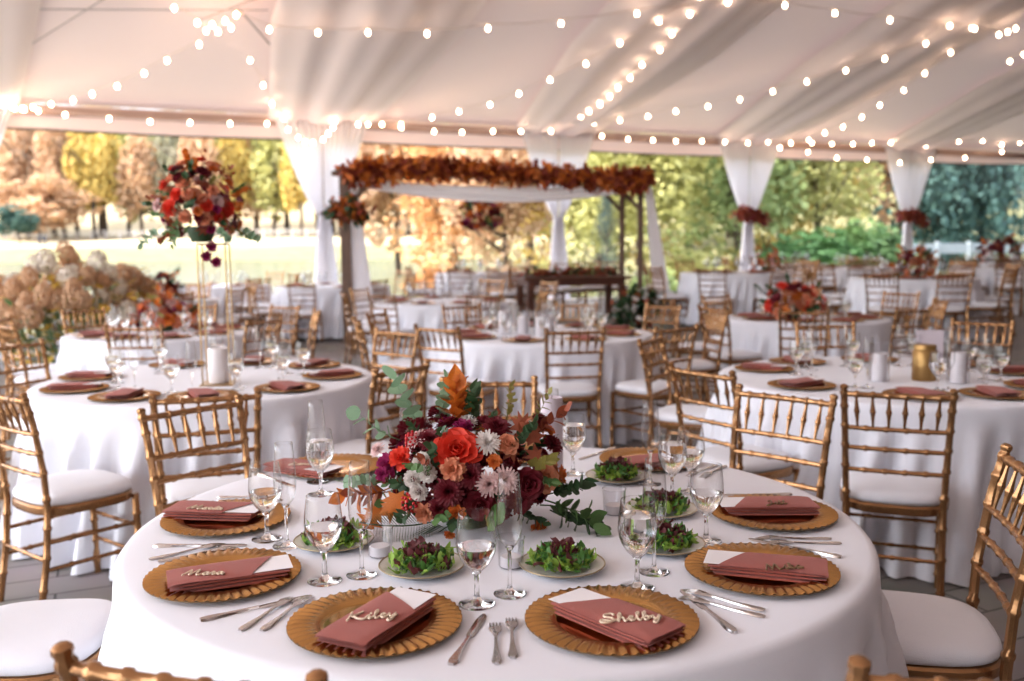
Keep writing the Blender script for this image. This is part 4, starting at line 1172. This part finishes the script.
# ceiling drapes: one broad pleated band up the roof above each pole
for i, n in enumerate(PN):
    mb = MB(); vs = []; NS, NJ = 36, 60
    rn = random.Random(100 + i); phs = [rn.uniform(0, 6) for _ in range(3)]
    for a_ in range(NS + 1):
        s = .02 + (RS - .3) * a_ / NS; t = a_ / NS
        w = .95 + .55 * min(1, t * 3)
        sag = .10 + .16 * math.sin(PI * min(1, t * 1.0)) ** .5
        for j in range(NJ + 1):
            u = 2 * j / NJ - 1
            y = w * u; fold = .045 * math.sin(7 * u + phs[0]) + .025 * math.sin(15 * u + phs[1] + .4 * t)
            belly = sag * (1 - .75 * abs(u) ** 2)
            vs.append(wall_pt(n, s, roof_h(s) - .04 - belly - fold * .8 - .05) + WU * y)
    mb.add(vs, [(a_ * (NJ + 1) + j, a_ * (NJ + 1) + j + 1, (a_ + 1) * (NJ + 1) + j + 1, (a_ + 1) * (NJ + 1) + j) for a_ in range(NS) for j in range(NJ)])
    o = mb.build('ceiling_drape', M['liner'])
    tag(o, 'pleated white fabric band on the ceiling above the %s tent pole' % ['outermost left', 'left edge', 'left', 'middle', 'right of arch', 'far right', 'right edge', 'outermost right'][i], 'ceiling drape', 'white ceiling drapes')

# ------------------------------------------------------------------ string lights
bm_ = MB(); bm_.lathe([(.002, -.052), (.014, -.049), (.0245, -.036), (.0285, -.018), (.025, 0.0), (.014, .014), (.011, .022)], 10)
BULB = bm_.mesh('bulb', M['bulb'])
sk_ = MB(); sk_.lathe([(.012, .02), (.014, .022), (.014, .045), (.006, .05)], 7, cap1=True); SOCK = sk_.mesh('socket', M['socket'])
def string(pts, label, hang=.05, sc=1.08):
    o = thing('string_light', pts[0], 0, label, 'string light', 'string lights')
    P0 = Vector(pts[0])
    mb = MB(); line = []
    for i, p in enumerate(pts):
        line.append(p - P0)
        if i < len(pts) - 1:
            q = pts[i + 1]; line.append((p + q) / 2 - P0 + Vector((0, 0, -.03 * min(1, (q - p).length))))
    mb.tube(line, .007, 5); mb.build('wire', M['wire'], o)
    for p in pts:
        b = link('bulb', BULB, o, p - P0 - Vector((0, 0, hang)), (0, 0, 0), sc)
        link('socket', SOCK, b, (0, 0, 0))
    return o
def S(pxs, dz0, dz1, label, mid=0):
    n = len(pxs); P = []
    for i, (px, py) in enumerate(pxs):
        t = i / max(1, n - 1); dz = dz0 + (dz1 - dz0) * t + mid * 4 * t * (1 - t)
        P.append(roof_at(px, py - 4, dz))
    string(P, label)
S([(236, 14), (269, 29), (318, 32), (368, 32), (427, 33), (488, 28), (561, 23), (637, 13), (727, 2)], .25, .25, 'string of bulbs running across the top from the left hub', .25)
S([(212, 24), (199, 44), (167, 60), (144, 73), (117, 86), (92, 94), (73, 100), (51, 104), (33, 107), (24, 109), (14, 108)], .25, .15, 'string of bulbs falling from the left hub to the left edge', .2)
S([(174, 7), (197, 22), (206, 30), (218, 31), (225, 20), (231, 27), (236, 14)], .25, .25, 'short cluster of bulbs around the left hub', .1)
S([(250, 60), (263, 85), (272, 104), (284, 118)], .25, .15, 'string of four bulbs falling from the left hub to the left curtain', .1)
S([(401, 125), (432, 118), (459, 112), (490, 105), (519, 94), (550, 80), (586, 64), (620, 43), (659, 21), (700, -4)], .15, .25, 'string of bulbs climbing from the left curtain to the top', .2)
S([(570, 123), (581, 117), (589, 112), (600, 105), (610, 97), (618, 88), (630, 78), (642, 65), (660, 50), (672, 34), (690, 14), (708, -6)], .15, .25, 'string of bulbs climbing steeply from the middle curtain', .15)
S([(594, 124), (620, 121), (648, 117), (676, 112), (708, 107), (740, 100), (773, 92), (807, 82), (846, 71), (885, 59), (926, 44), (950, 26), (972, 28)], .15, .3, 'string of bulbs rising gently from the middle curtain to the right hub', .25)
S([(728, 2), (785, 5), (835, 13), (890, 20), (950, 26), (975, 29), (999, 35), (1008, 32), (1016, 29)], .3, .3, 'string of bulbs along the top right into the right hub', .15)
S([(951, 53), (925, 74), (904, 91), (880, 106), (862, 118), (843, 128), (825, 134), (809, 141)], .3, .15, 'string of bulbs falling from the right hub to the curtains', .1)
S([(1024, 55), (1010, 62)], .3, .3, 'pair of bulbs at the right edge below the hub')
# along the eave and the garland at the left curtain
def EV(pxs, label, off=.55):
    P = []
    for px, py in pxs:
        d = ray(px, py - 2); p0 = W0 + WN * off; t = WN.dot(p0 - CAM) / WN.dot(d); P.append(CAM + d * t)
    string(P, label, .03, 1.05)
EV([(2, 104), (12, 106), (22, 108), (38, 110), (65, 114), (109, 118), (150, 121), (190, 122), (230, 123), (267, 123)], 'row of bulbs along the left part of the eave')
EV([(358, 124), (368, 124), (382, 124), (401, 127), (434, 131), (462, 132), (493, 131), (521, 131)], 'row of bulbs along the eave between left and middle curtains')
EV([(551, 131), (567, 122), (580, 130), (602, 136), (628, 139), (653, 140), (676, 141), (702, 141), (725, 142), (748, 143), (768, 142), (780, 148), (791, 143), (812, 143), (832, 144), (853, 144)], 'row of bulbs along the eave right of the middle curtain')
EV([(872, 143), (891, 143), (912, 144), (926, 146), (935, 143), (959, 142), (983, 141), (1002, 145), (1020, 143)], 'row of bulbs along the right end of the eave')
EV([(808, 152), (837, 158), (867, 160), (900, 163), (931, 160), (965, 158), (1002, 152)], 'sagging string of bulbs below the right end of the eave', .5)
EV([(272, 104), (284, 118), (288, 129), (298, 137), (305, 141), (313, 142), (323, 139), (328, 133), (333, 127), (335, 121)], 'loop of bulbs swagged round the left curtain top', .6)

# ------------------------------------------------------------------ floor
def floormat():
    m = bpy.data.materials.new('grey stone pavers'); m.use_nodes = True
    nt = m.node_tree; N = nt.nodes; L = nt.links; p = N['Principled BSDF']
    tc = N.new('ShaderNodeTexCoord'); mp = N.new('ShaderNodeMapping'); mp.inputs['Rotation'].default_value = (0, 0, R(-24)); L.new(tc.outputs['Object'], mp.inputs['Vector'])
    br = N.new('ShaderNodeTexBrick'); br.inputs['Scale'].default_value = 1; br.inputs['Brick Width'].default_value = .46; br.inputs['Row Height'].default_value = .23
    br.inputs['Mortar Size'].default_value = .006; br.inputs['Color1'].default_value = (.19, .165, .15, 1); br.inputs['Color2'].default_value = (.25, .22, .20, 1); br.inputs['Mortar'].default_value = (.05, .04, .035, 1)
    L.new(mp.outputs[0], br.inputs['Vector'])
    nz = N.new('ShaderNodeTexNoise'); nz.inputs['Scale'].default_value = 3; nz.inputs['Detail'].default_value = 6; L.new(tc.outputs['Object'], nz.inputs['Vector'])
    mx = N.new('ShaderNodeMix'); mx.data_type = 'RGBA'; mx.blend_type = 'OVERLAY'; mx.inputs[0].default_value = .35
    L.new(br.outputs['Color'], mx.inputs[6]); L.new(nz.outputs['Color'], mx.inputs[7])
    hs = N.new('ShaderNodeHueSaturation'); hs.inputs['Saturation'].default_value = .6; L.new(mx.outputs[2], hs.inputs['Color'])
    L.new(hs.outputs[0], p.inputs['Base Color']); p.inputs['Roughness'].default_value = .6
    bp = N.new('ShaderNodeBump'); bp.inputs['Strength'].default_value = .3; bp.inputs['Distance'].default_value = .01; L.new(br.outputs['Fac'], bp.inputs['Height']); bp.invert = True
    L.new(bp.outputs['Normal'], p.inputs['Normal'])
    return m
mb = MB(); vs = []; nx, ny = 60, 60
for i in range(nx + 1):
    for j in range(ny + 1):
        n = -2.3 + 11.2 * i / nx; s = -.6 + 23 * j / ny
        q = wall_pt(n, s); vs.append((q.x, q.y, floor_z(q.x, q.y)))
mb.add(vs, [(i * (ny + 1) + j, i * (ny + 1) + j + 1, (i + 1) * (ny + 1) + j + 1, (i + 1) * (ny + 1) + j) for i in range(nx) for j in range(ny)])
o = mb.build('floor', floormat()); tag(o, kind='structure')

# ------------------------------------------------------------------ outside: ground, pond, trees
def ss(a, b, x):
    t = max(0, min(1, (x - a) / (b - a))); return t * t * (3 - 2 * t)
def ground_z(x, y):
    v = (Vector((x, y, 0)) - W0).dot(-WN)       # distance outside the far side
    base = -.05 + floor_z(x, y) * 0
    left = 1 - ss(4, 16, x - .02 * y)           # the pond side
    out = ss(4, 30, v)
    far = 0.045 * max(0, y - 62) * ss(55, 80, y)
    z_left = -.8 * ss(1.5, 7, v) * (1 - ss(120, 136, y)) + ss(120, 136, y) * (1.75 + .046 * max(0, y - 136))
    z_right = .12 * out + .055 * max(0, v - 12)
    hill = .55 * max(0, y - 196) + .4 * (1 - left) * max(0, min(y, 196) - 104)
    return base + left * z_left + (1 - left) * z_right + hill
def groundmat():
    m = bpy.data.materials.new('autumn meadow'); m.use_nodes = True
    nt = m.node_tree; N = nt.nodes; L = nt.links; p = N['Principled BSDF']; p.inputs['Roughness'].default_value = .95; p.inputs['Specular IOR Level'].default_value = .1
    tc = N.new('ShaderNodeTexCoord'); sp = N.new('ShaderNodeSeparateXYZ'); L.new(tc.outputs['Object'], sp.inputs[0])
    n1 = N.new('ShaderNodeTexNoise'); n1.inputs['Scale'].default_value = .12; n1.inputs['Detail'].default_value = 5; L.new(tc.outputs['Object'], n1.inputs['Vector'])
    ma = N.new('ShaderNodeMath'); ma.operation = 'MULTIPLY_ADD'; ma.inputs[1].default_value = 14; L.new(n1.outputs['Fac'], ma.inputs[0]); L.new(sp.outputs['Y'], ma.inputs[2])
    mr = N.new('ShaderNodeMapRange'); mr.inputs[1].default_value = 139; mr.inputs[2].default_value = 150; L.new(ma.outputs[0], mr.inputs[0])
    cr = N.new('ShaderNodeValToRGB'); cr.color_ramp.elements[0].color = (.13, .13, .07, 1); cr.color_ramp.elements[1].color = (.30, .27, .13, 1)
    n2 = N.new('ShaderNodeTexNoise'); n2.inputs['Scale'].default_value = .6; n2.inputs['Detail'].default_value = 6; L.new(tc.outputs['Object'], n2.inputs['Vector']); L.new(n2.outputs['Fac'], cr.inputs[0])
    mx = N.new('ShaderNodeMix'); mx.data_type = 'RGBA'; L.new(mr.outputs[0], mx.inputs[0]); L.new(cr.outputs[0], mx.inputs[6]); mx.inputs[7].default_value = (.46, .38, .25, 1)
    mr2 = N.new('ShaderNodeMapRange'); mr2.inputs[1].default_value = -8; mr2.inputs[2].default_value = -11; L.new(sp.outputs['X'], mr2.inputs[0])
    mr3 = N.new('ShaderNodeMapRange'); mr3.inputs[1].default_value = 19; mr3.inputs[2].default_value = 16; L.new(ma.outputs[0], mr3.inputs[0])
    mm = N.new('ShaderNodeMath'); mm.operation = 'MULTIPLY'; L.new(mr2.outputs[0], mm.inputs[0]); L.new(mr3.outputs[0], mm.inputs[1])
    m2 = N.new('ShaderNodeMix'); m2.data_type = 'RGBA'; L.new(mm.outputs[0], m2.inputs[0]); L.new(mx.outputs[2], m2.inputs[6]); m2.inputs[7].default_value = (.60, .57, .52, 1)  # pale ground left of the tent, added to bounce sunlight inside
    L.new(m2.outputs[2], p.inputs['Base Color']); return m
mb = MB(); vs = []; nx, ny = 90, 110
for i in range(nx + 1):
    for j in range(ny + 1):
        x = -150 + 300 * i / nx; y = -25 + 265 * (j / ny) ** 1.3; v = (Vector((x, y, 0)) - W0).dot(-WN)
        z = ground_z(x, y)
        if v < 1.5: z = -.12
        vs.append((x, y, z))
mb.add(vs, [(i * (ny + 1) + j, (i + 1) * (ny + 1) + j, (i + 1) * (ny + 1) + j + 1, i * (ny + 1) + j + 1) for i in range(nx) for j in range(ny)])
o = mb.build('ground', groundmat()); tag(o, kind='structure')
# pond
def pondmat():
    m = bpy.data.materials.new('pond water'); m.use_nodes = True
    nt = m.node_tree; N = nt.nodes; L = nt.links; p = N['Principled BSDF']
    p.inputs['Base Color'].default_value = (.13, .14, .09, 1); p.inputs['Roughness'].default_value = .22; p.inputs['IOR'].default_value = 1.33; p.inputs['Specular IOR Level'].default_value = .06
    tc = N.new('ShaderNodeTexCoord'); mp = N.new('ShaderNodeMapping'); mp.inputs['Scale'].default_value = (.5, 1.6, 1); L.new(tc.outputs['Object'], mp.inputs['Vector'])
    nz = N.new('ShaderNodeTexNoise'); nz.inputs['Scale'].default_value = 2.2; nz.inputs['Detail'].default_value = 4; L.new(mp.outputs[0], nz.inputs['Vector'])
    bp = N.new('ShaderNodeBump'); bp.inputs['Strength'].default_value = .35; bp.inputs['Distance'].default_value = .08; L.new(nz.outputs['Fac'], bp.inputs['Height']); L.new(bp.outputs['Normal'], p.inputs['Normal'])
    return m
o = MB().box(-150, 18, 19, 134, -1.5, -.30).build('pond', pondmat(), None, False); tag(o, 'grey green pond beyond the left side of the tent', 'pond')

def crown_mesh(seed, n, blobs, leaf, conical=False):
    rn = random.Random(seed); mb = MB(); B = []
    for _ in range(blobs):
        if conical:
            h = rn.random(); r_ = .5 * (1 - h) ** .8; a = rn.uniform(0, 6.28); q = rn.random() * r_
            B.append((Vector((q * math.cos(a), q * math.sin(a), h * .95 + .03)), .06 + .12 * (1 - h)))
        else:
            d = Vector((rn.gauss(0, 1), rn.gauss(0, 1), rn.gauss(0, 1))).normalized() * rn.random() ** .4
            B.append((Vector((d.x * .36, d.y * .36, .58 + d.z * .33)), rn.uniform(.11, .2)))
    for i in range(n):
        c, r_ = rn.choice(B); d = Vector((rn.gauss(0, 1), rn.gauss(0, 1), rn.gauss(0, 1))).normalized()
        p_ = c + d * r_ * rn.uniform(.75, 1.05)
        Mx = Matrix.Translation(p_) @ rot('Z', rn.uniform(0, 6.28)) @ rot('X', rn.uniform(-1.3, 1.3))
        s_ = leaf * rn.uniform(.6, 1.4)
        vs = [Mx @ Vector(v) * 1 for v in ((-s_, 0, 0), (0, -s_ * .7, 0), (s_, 0, .2 * s_), (0, s_ * .7, 0))]
        mb.add(vs, [(0, 1, 2, 3)])
    return mb.mesh('crown', M['foliage'], False)
def trunk_mesh(seed, bare=.5):
    rn = random.Random(seed); mb = MB()
    mb.tube([(0, 0, -.02), (.01, 0, .2), (-.01, .01, .45), (.01, 0, .75)], [.018, .014, .010, .004], 7)
    for k in range(6):
        a = rn.uniform(0, 6.28); z = rn.uniform(.25, .6); L_ = rn.uniform(.2, .36)
        mb.tube([(0, 0, z), (L_ * .5 * math.cos(a), L_ * .5 * math.sin(a), z + .08), (L_ * math.cos(a), L_ * math.sin(a), z + .2)], [.011, .007, .002], 5)
    return mb.mesh('trunk', M['bark'])
CR = [crown_mesh(1, 3000, 30, .036), crown_mesh(2, 3000, 36, .034), crown_mesh(3, 2800, 26, .038)]
CRN = [crown_mesh(11, 8000, 46, .016), crown_mesh(12, 8000, 40, .016), crown_mesh(13, 7000, 34, .017)]
CRC = crown_mesh(7, 5200, 70, .013, True)
BUSH = crown_mesh(8, 2600, 26, .03)
TR = [trunk_mesh(1), trunk_mesh(2)]
def tree(x, y, h, w, c, v, label, group, near=False, conifer=False, bush=False, name='tree', z=None):
    zz = ground_z(x, y) if z is None else z
    o = thing(name, (x, y, zz), random.uniform(0, 6.28), label, 'bush' if bush else 'tree', group)
    me = CRC if conifer else (BUSH if bush else (CRN if near else CR)[v % 3])
    dark = c == TEAL
    cr_ = link('crown', me, o, (0, 0, -.32 * h if dark else (-.12 * h if bush or near else 0)), (0, 0, 0), (w, w, h * (1.28 if dark else (1.08 if near else 1)))); cr_.color = (*c, 1)
    link('trunk', TR[v % 2], o, (0, 0, 0), (0, 0, 0), (h * (.5 if bush else 1), h * (.5 if bush else 1), h * .9))
    return o
YEL, PEA, OLV, GRN, ORG, GRY, TEAL = (.90, .68, .20), (.84, .56, .34), (.62, .60, .22), (.40, .50, .20), (.88, .48, .20), (.60, .58, .40), (.12, .24, .21)
rn = random.Random(77)
desc = {YEL: 'golden yellow autumn tree', PEA: 'peach coloured autumn tree', OLV: 'olive green tree', GRN: 'green leafed tree', ORG: 'orange autumn tree', GRY: 'pale grey brown bare looking tree', TEAL: 'dark blue green tree'}
# forest behind the far field on the left
k = 0
for row in range(3):
    for i in range(21):
        px = -60 + 33 * i + rn.uniform(-10, 10) + 14 * row
        if px > 560: continue
        y = 172 + 9 * row + rn.uniform(-3, 3); x = (px - 512) / F * y
        c = rn.choice([YEL, YEL, OLV, GRY, PEA, GRY, OLV, YEL, PEA, GRN])
        tree(x, y, rn.uniform(18, 26) + 3 * row, rn.uniform(8, 12), c, k, desc[c] + ' in the wood beyond the far field on the left', 'trees of the wood beyond the field, ' + desc[c]); k += 1
p_ = atY(38, 202, 163); tree(p_.x, 163, 11.5, 20, PEA, 1, 'wide round peach coloured tree before the wood at far left', None)
p_ = atY(18, 212, 150); tree(p_.x, 150, 6.5, 8, (.10, .20, .16), 2, 'small dark green tree at the left edge of the field', None, bush=False)
# nearer trees at centre and right
near = [(400, 60, 13, 9, PEA, 'behind the left curtain'), (455, 46, 10, 7, ORG, 'left of centre seen through the arch'), (505, 40, 9, 7, PEA, 'seen through the middle of the arch'), (560, 52, 14, 10, YEL, 'behind the middle curtain'),
        (600, 44, 12, 8, OLV, 'behind the right part of the arch'), (655, 34, 10, 8, OLV, 'right of the arch'), (690, 46, 15, 10, YEL, 'behind the right curtain, left side'), (735, 38, 11, 8, GRN, 'behind the curtain right of the arch'), (640, 70, 22, 15, ORG, 'rising behind the trees right of the arch'),
        (780, 48, 14, 10, YEL, 'between the two right curtains'), (815, 40, 11, 8, OLV, 'between the right curtains, nearer'), (850, 60, 18, 13, ORG, 'before the far right curtain'), (880, 75, 24, 16, YEL, 'beyond the far right curtain'), (730, 80, 26, 18, OLV, 'tallest at right of centre'),
        (900, 52, 12, 8, PEA, 'just left of the great dark tree'), (1040, 80, 26, 18, OLV, 'at the right edge behind the dark tree'), (530, 85, 24, 17, OLV, 'tall behind the middle of the arch'), (1000, 95, 28, 20, YEL, 'far behind the dark tree')]
for i, (px, y, h, w, c, wd) in enumerate(near):
    x = (px - 512) / F * y
    tree(x, y, h, w, c, i, desc[c] + ' ' + wd, 'trees close behind the tent', near=y < 60)
for px, y, h, w in ((940, 46, 14, 8.5),):
    x = (px - 512) / F * y; tree(x, y, h, w, TEAL, 0, 'great dark blue green tree at right behind the clear side', None, near=True)
    tree(x + 2.4, y + 1, h * .9, w * .9, TEAL, 1, 'second dark blue green tree at the right edge', None, near=True)
x = (606 - 512) / F * 30; tree(x, 30, 3.3, 1.5, (.12, .17, .14), 2, 'small dark conifer seen right of the arch centre', None, conifer=True, z=-.0)
for i, (px, y, h, w, c) in enumerate([(560, 31, 2.0, 3.4, OLV), (655, 30, 1.7, 3.2, GRN), (690, 33, 2.2, 4, OLV), (790, 33, 2.6, 4.6, (.14, .30, .10)), (830, 34, 2.6, 4.4, (.13, .28, .09)), (860, 36, 2.8, 4.4, (.18, .32, .10)), (885, 35, 2.4, 4, (.14, .26, .1)), (760, 36, 2.6, 4, YEL), (500, 30, 1.8, 3.2, PEA), (440, 33, 2.0, 3.0, ORG)]):
    x = (px - 512) / F * y
    tree(x, y, h, w, c, i, '%s shrub behind the tent, %s' % ('green' if c[1] > c[0] else 'autumn coloured', ['seen through the arch', 'right of the arch', 'second right of the arch', 'left of the far right curtain', 'nearest the far right curtain', 'behind the far right curtain', 'right of the far right curtain', 'right of the second curtain', 'at the middle of the arch', 'at the left of the arch'][i]),
         'shrubs behind the tent', bush=True, name='shrub')
# fence along the far field
p0, p1 = atY(-40, 203, 168), atY(320, 204, 168)
FN = thing('rail_fence', (p0.x, 168, ground_z(p0.x, 168)), 0, 'pale rail fence along the far edge of the field', 'fence')
nP = 26
for i in range(nP):
    x = (p1.x - p0.x) * i / (nP - 1)
    g = ground_z(p0.x + x, 168) - FN.location.z
    MB().box(x - .12, x + .12, -.1, .1, g - .2, g + 1.5).build('post', M['fence'], FN, False)
for zr in (.6, 1.0, 1.4):
    mb = MB(); mb.tube([((p1.x - p0.x) * i / (nP - 1), 0, ground_z(p0.x + (p1.x - p0.x) * i / (nP - 1), 168) - FN.location.z + zr) for i in range(nP)], .09, 4); mb.build('rail', M['fence'], FN, False)
# white low fence at right
p0, p1 = atY(905, 243, 31), atY(1060, 246, 33)
M['wfence'] = mat('white painted boards', (.42, .46, .50), .7)
WF = thing('white_fence', (p0.x, p0.y, ground_z(p0.x, p0.y)), math.atan2(p1.y - p0.y, p1.x - p0.x), 'low white panel fence beyond the right side of the tent', 'fence')
L_ = (Vector((p1.x, p1.y, 0)) - Vector((p0.x, p0.y, 0))).length
WFh = p0.z - ground_z(p0.x, p0.y) - .02
for i in range(6): MB().box(L_ * i / 5 - .06, L_ * i / 5 + .06, -.06, .06, -.2, WFh + .06).build('post', M['wfence'], WF, False)
MB().box(0, L_, -.02, .02, WFh - .34, WFh).build('panel', M['wfence'], WF, False)
# two people on the field
for px, w in ((43.5, 'left of the two distant figures in dark coats standing on the field'), (48.5, 'right of the two distant figures in dark coats standing on the field')):
    y = 142; x = (px - 512) / F * y; z = ground_z(x, y)
    o = thing('person', (x, y, z), R(-90 if px < 46 else 90) , w, 'person', None)
    mb = MB(); mb.lathe([(.02, 0), (.09, .02), (.11, .3), (.15, .75), (.19, .9), (.17, 1.1), (.22, 1.38), (.19, 1.47), (.07, 1.52), (.06, 1.56), (.09, 1.6), (.105, 1.68), (.08, 1.77), (.01, 1.8)], 12)
    for s_ in (-1, 1): mb.tube([(s_ * .2, 0, 1.42), (s_ * .27, .03, 1.12), (s_ * .24, .12, .86)], [.06, .05, .035], 6)
    mb.build('body', M['coat'], o)
    MB().lathe([(.1, 1.68), (.115, 1.72), (.09, 1.79), (.01, 1.83)], 10).build('hair', M['hair'], o)
# hydrangea shrubs outside at the left
def hydrangea(x, y, h, w, label, seed, nh):
    rn = random.Random(seed); o = thing('hydrangea_shrub', (x, y, -.05), 0, label, 'shrub', 'hydrangea shrubs')
    lm = MB()
    for i in range(420):
        a = rn.uniform(0, 6.28); q = math.sqrt(rn.random()) * w * .5; z = rn.uniform(.2, .95) * h * (1 - .35 * (q / (w * .5)) ** 2)
        leaf_patch(lm, Matrix.Translation((q * math.cos(a), q * math.sin(a), z)) @ rot('Z', rn.uniform(0, 6.28)) @ rot('X', rn.uniform(-.6, .9)), .14, .045, -.1, 0, 4, 3, rn)
    me = lm.mesh('leaves', M['yleaf']); me.materials.append(M['green']); me.materials.append(M['cream'])
    for i, p_ in enumerate(me.polygons): p_.material_index = (0, 0, 1, 2, 0, 2)[(i // 6) % 6]
    link('leaves', me, o)
    sm = MB()
    heads = []
    for i in range(nh):
        a = rn.uniform(0, 6.28); q = math.sqrt(rn.random()) * w * .5; z = h * (1 - .4 * (q / (w * .5)) ** 2) * rn.uniform(.72, 1.0)
        hp = Vector((q * math.cos(a), q * math.sin(a), z)); heads.append(hp)
        sm.tube([(hp.x * .25, hp.y * .25, 0), (hp.x * .7, hp.y * .7, z * .5), hp], .008, 4)
    sm.build('stems', M['stemg'], o)
    for hp in heads:
        link('flower_head', HEAD[rn.choice((0, 0, 1))], o, hp, (rn.uniform(-.4, .4), rn.uniform(-.4, .4), 0), rn.uniform(.8, 1.2))
def head_mesh(m, seed):
    rn = random.Random(seed); mb = MB()
    for k in range(150):
        z = 1 - 2 * (k + .5) / 150; r_ = math.sqrt(1 - z * z); a = 2.39996 * k
        d = Vector((r_ * math.cos(a), r_ * math.sin(a), z)); c = Vector((d.x * .085, d.y * .085, d.z * .12 + .05))
        leaf_patch(mb, Matrix.Translation(c) @ d.to_track_quat('Z', 'Y').to_matrix().to_4x4() @ rot('Z', rn.uniform(0, 6)), .045, .022, .2, 0, 3, 3, rn)
    return mb.mesh('flower_head', m)
HEAD = [head_mesh(M['tan'], 1), head_mesh(M['cream'], 2)]
hydrangea(-5.15, 10.9, 1.50, 1.5, 'large tan and cream hydrangea shrub at the left', 61, 46)
hydrangea(-6.1, 11.6, 1.25, 1.4, 'cream and yellow hydrangea shrub at the left edge', 62, 34)
hydrangea(-5.1, 12.6 - 1.2 + .9, 1.40, .8, 'small yellow hydrangea shrub right of the large one', 63, 14)

# ------------------------------------------------------------------ clear side panel at the right
mb = MB(); vs = []
for i in range(21):
    n = 3.05 + 2.0 * i / 20
    for j in range(9): vs.append(wall_pt(n, -.02 + .01 * math.sin(i * 1.3 + j), .3 + (VAL1 - .3 + .1) * j / 8))
mb.add(vs, [(i * 9 + j, i * 9 + j + 1, (i + 1) * 9 + j + 1, (i + 1) * 9 + j) for i in range(20) for j in range(8)])
M['clearv'] = glassmat('clear vinyl', (.90, .95, .97), 1.45, 1.6, .12)
o = mb.build('window_1', M['clearv']); tag(o, kind='structure')

# ------------------------------------------------------------------ light
w = bpy.data.worlds.new('World'); scn.world = w; w.use_nodes = True
N = w.node_tree.nodes; L = w.node_tree.links; bg = N['Background']
sky = N.new('ShaderNodeTexSky'); sky.sky_type = 'NISHITA'; sky.sun_disc = False; sky.sun_elevation = R(49); sky.sun_rotation = R(-107); sky.air_density = 1.0; sky.dust_density = 3.0; sky.ozone_density = 1
mxw = N.new('ShaderNodeMix'); mxw.data_type = 'RGBA'; mxw.inputs[0].default_value = .45; mxw.inputs[7].default_value = (.92, .97, 1.09, 1)
sc_ = N.new('ShaderNodeMix'); sc_.data_type = 'RGBA'; sc_.blend_type = 'MULTIPLY'; sc_.inputs[0].default_value = 1; sc_.inputs[7].default_value = (.13, .13, .13, 1)
L.new(sky.outputs[0], sc_.inputs[6]); L.new(sc_.outputs[2], mxw.inputs[6]); L.new(mxw.outputs[2], bg.inputs['Color'])
bg.inputs['Strength'].default_value = 2.6
sun = bpy.data.lights.new('sun', 'SUN'); sun.energy = 5.0; sun.angle = R(4); sun.color = (1, .93, .82)
so = bpy.data.objects.new('sun', sun); col.objects.link(so); so.location = (-20, -10, 30)
so.rotation_euler = Vector((.80, .28, -.98)).to_track_quat('-Z', 'Y').to_euler()

# ------------------------------------------------------------------ camera
cd = bpy.data.cameras.new('camera'); cd.sensor_width = 36; cd.lens = F / 1024 * 36; cd.clip_end = 1000; cd.clip_start = .05
co = bpy.data.objects.new('camera', cd); col.objects.link(co)
Mc = Matrix(((RGT.x, UPV.x, -_f0.x, 0), (RGT.y, UPV.y, -_f0.y, 0), (RGT.z, UPV.z, -_f0.z, CAMH), (0, 0, 0, 1)))
co.matrix_world = Mc
cd.dof.use_dof = True; cd.dof.focus_distance = 2.12; cd.dof.aperture_fstop = 2.7
scn.camera = co
vs_ = scn.view_settings; vs_.view_transform = 'Standard'; vs_.look = 'None'; vs_.gamma = 1; vs_.use_curve_mapping = False; vs_.exposure = 1.2
scn.cycles.max_bounces = 10; scn.cycles.transparent_max_bounces = 24; scn.cycles.transmission_bounces = 8; scn.cycles.diffuse_bounces = 4; scn.cycles.glossy_bounces = 4
scn.cycles.sample_clamp_indirect = 6
scn.cycles.use_denoising = True
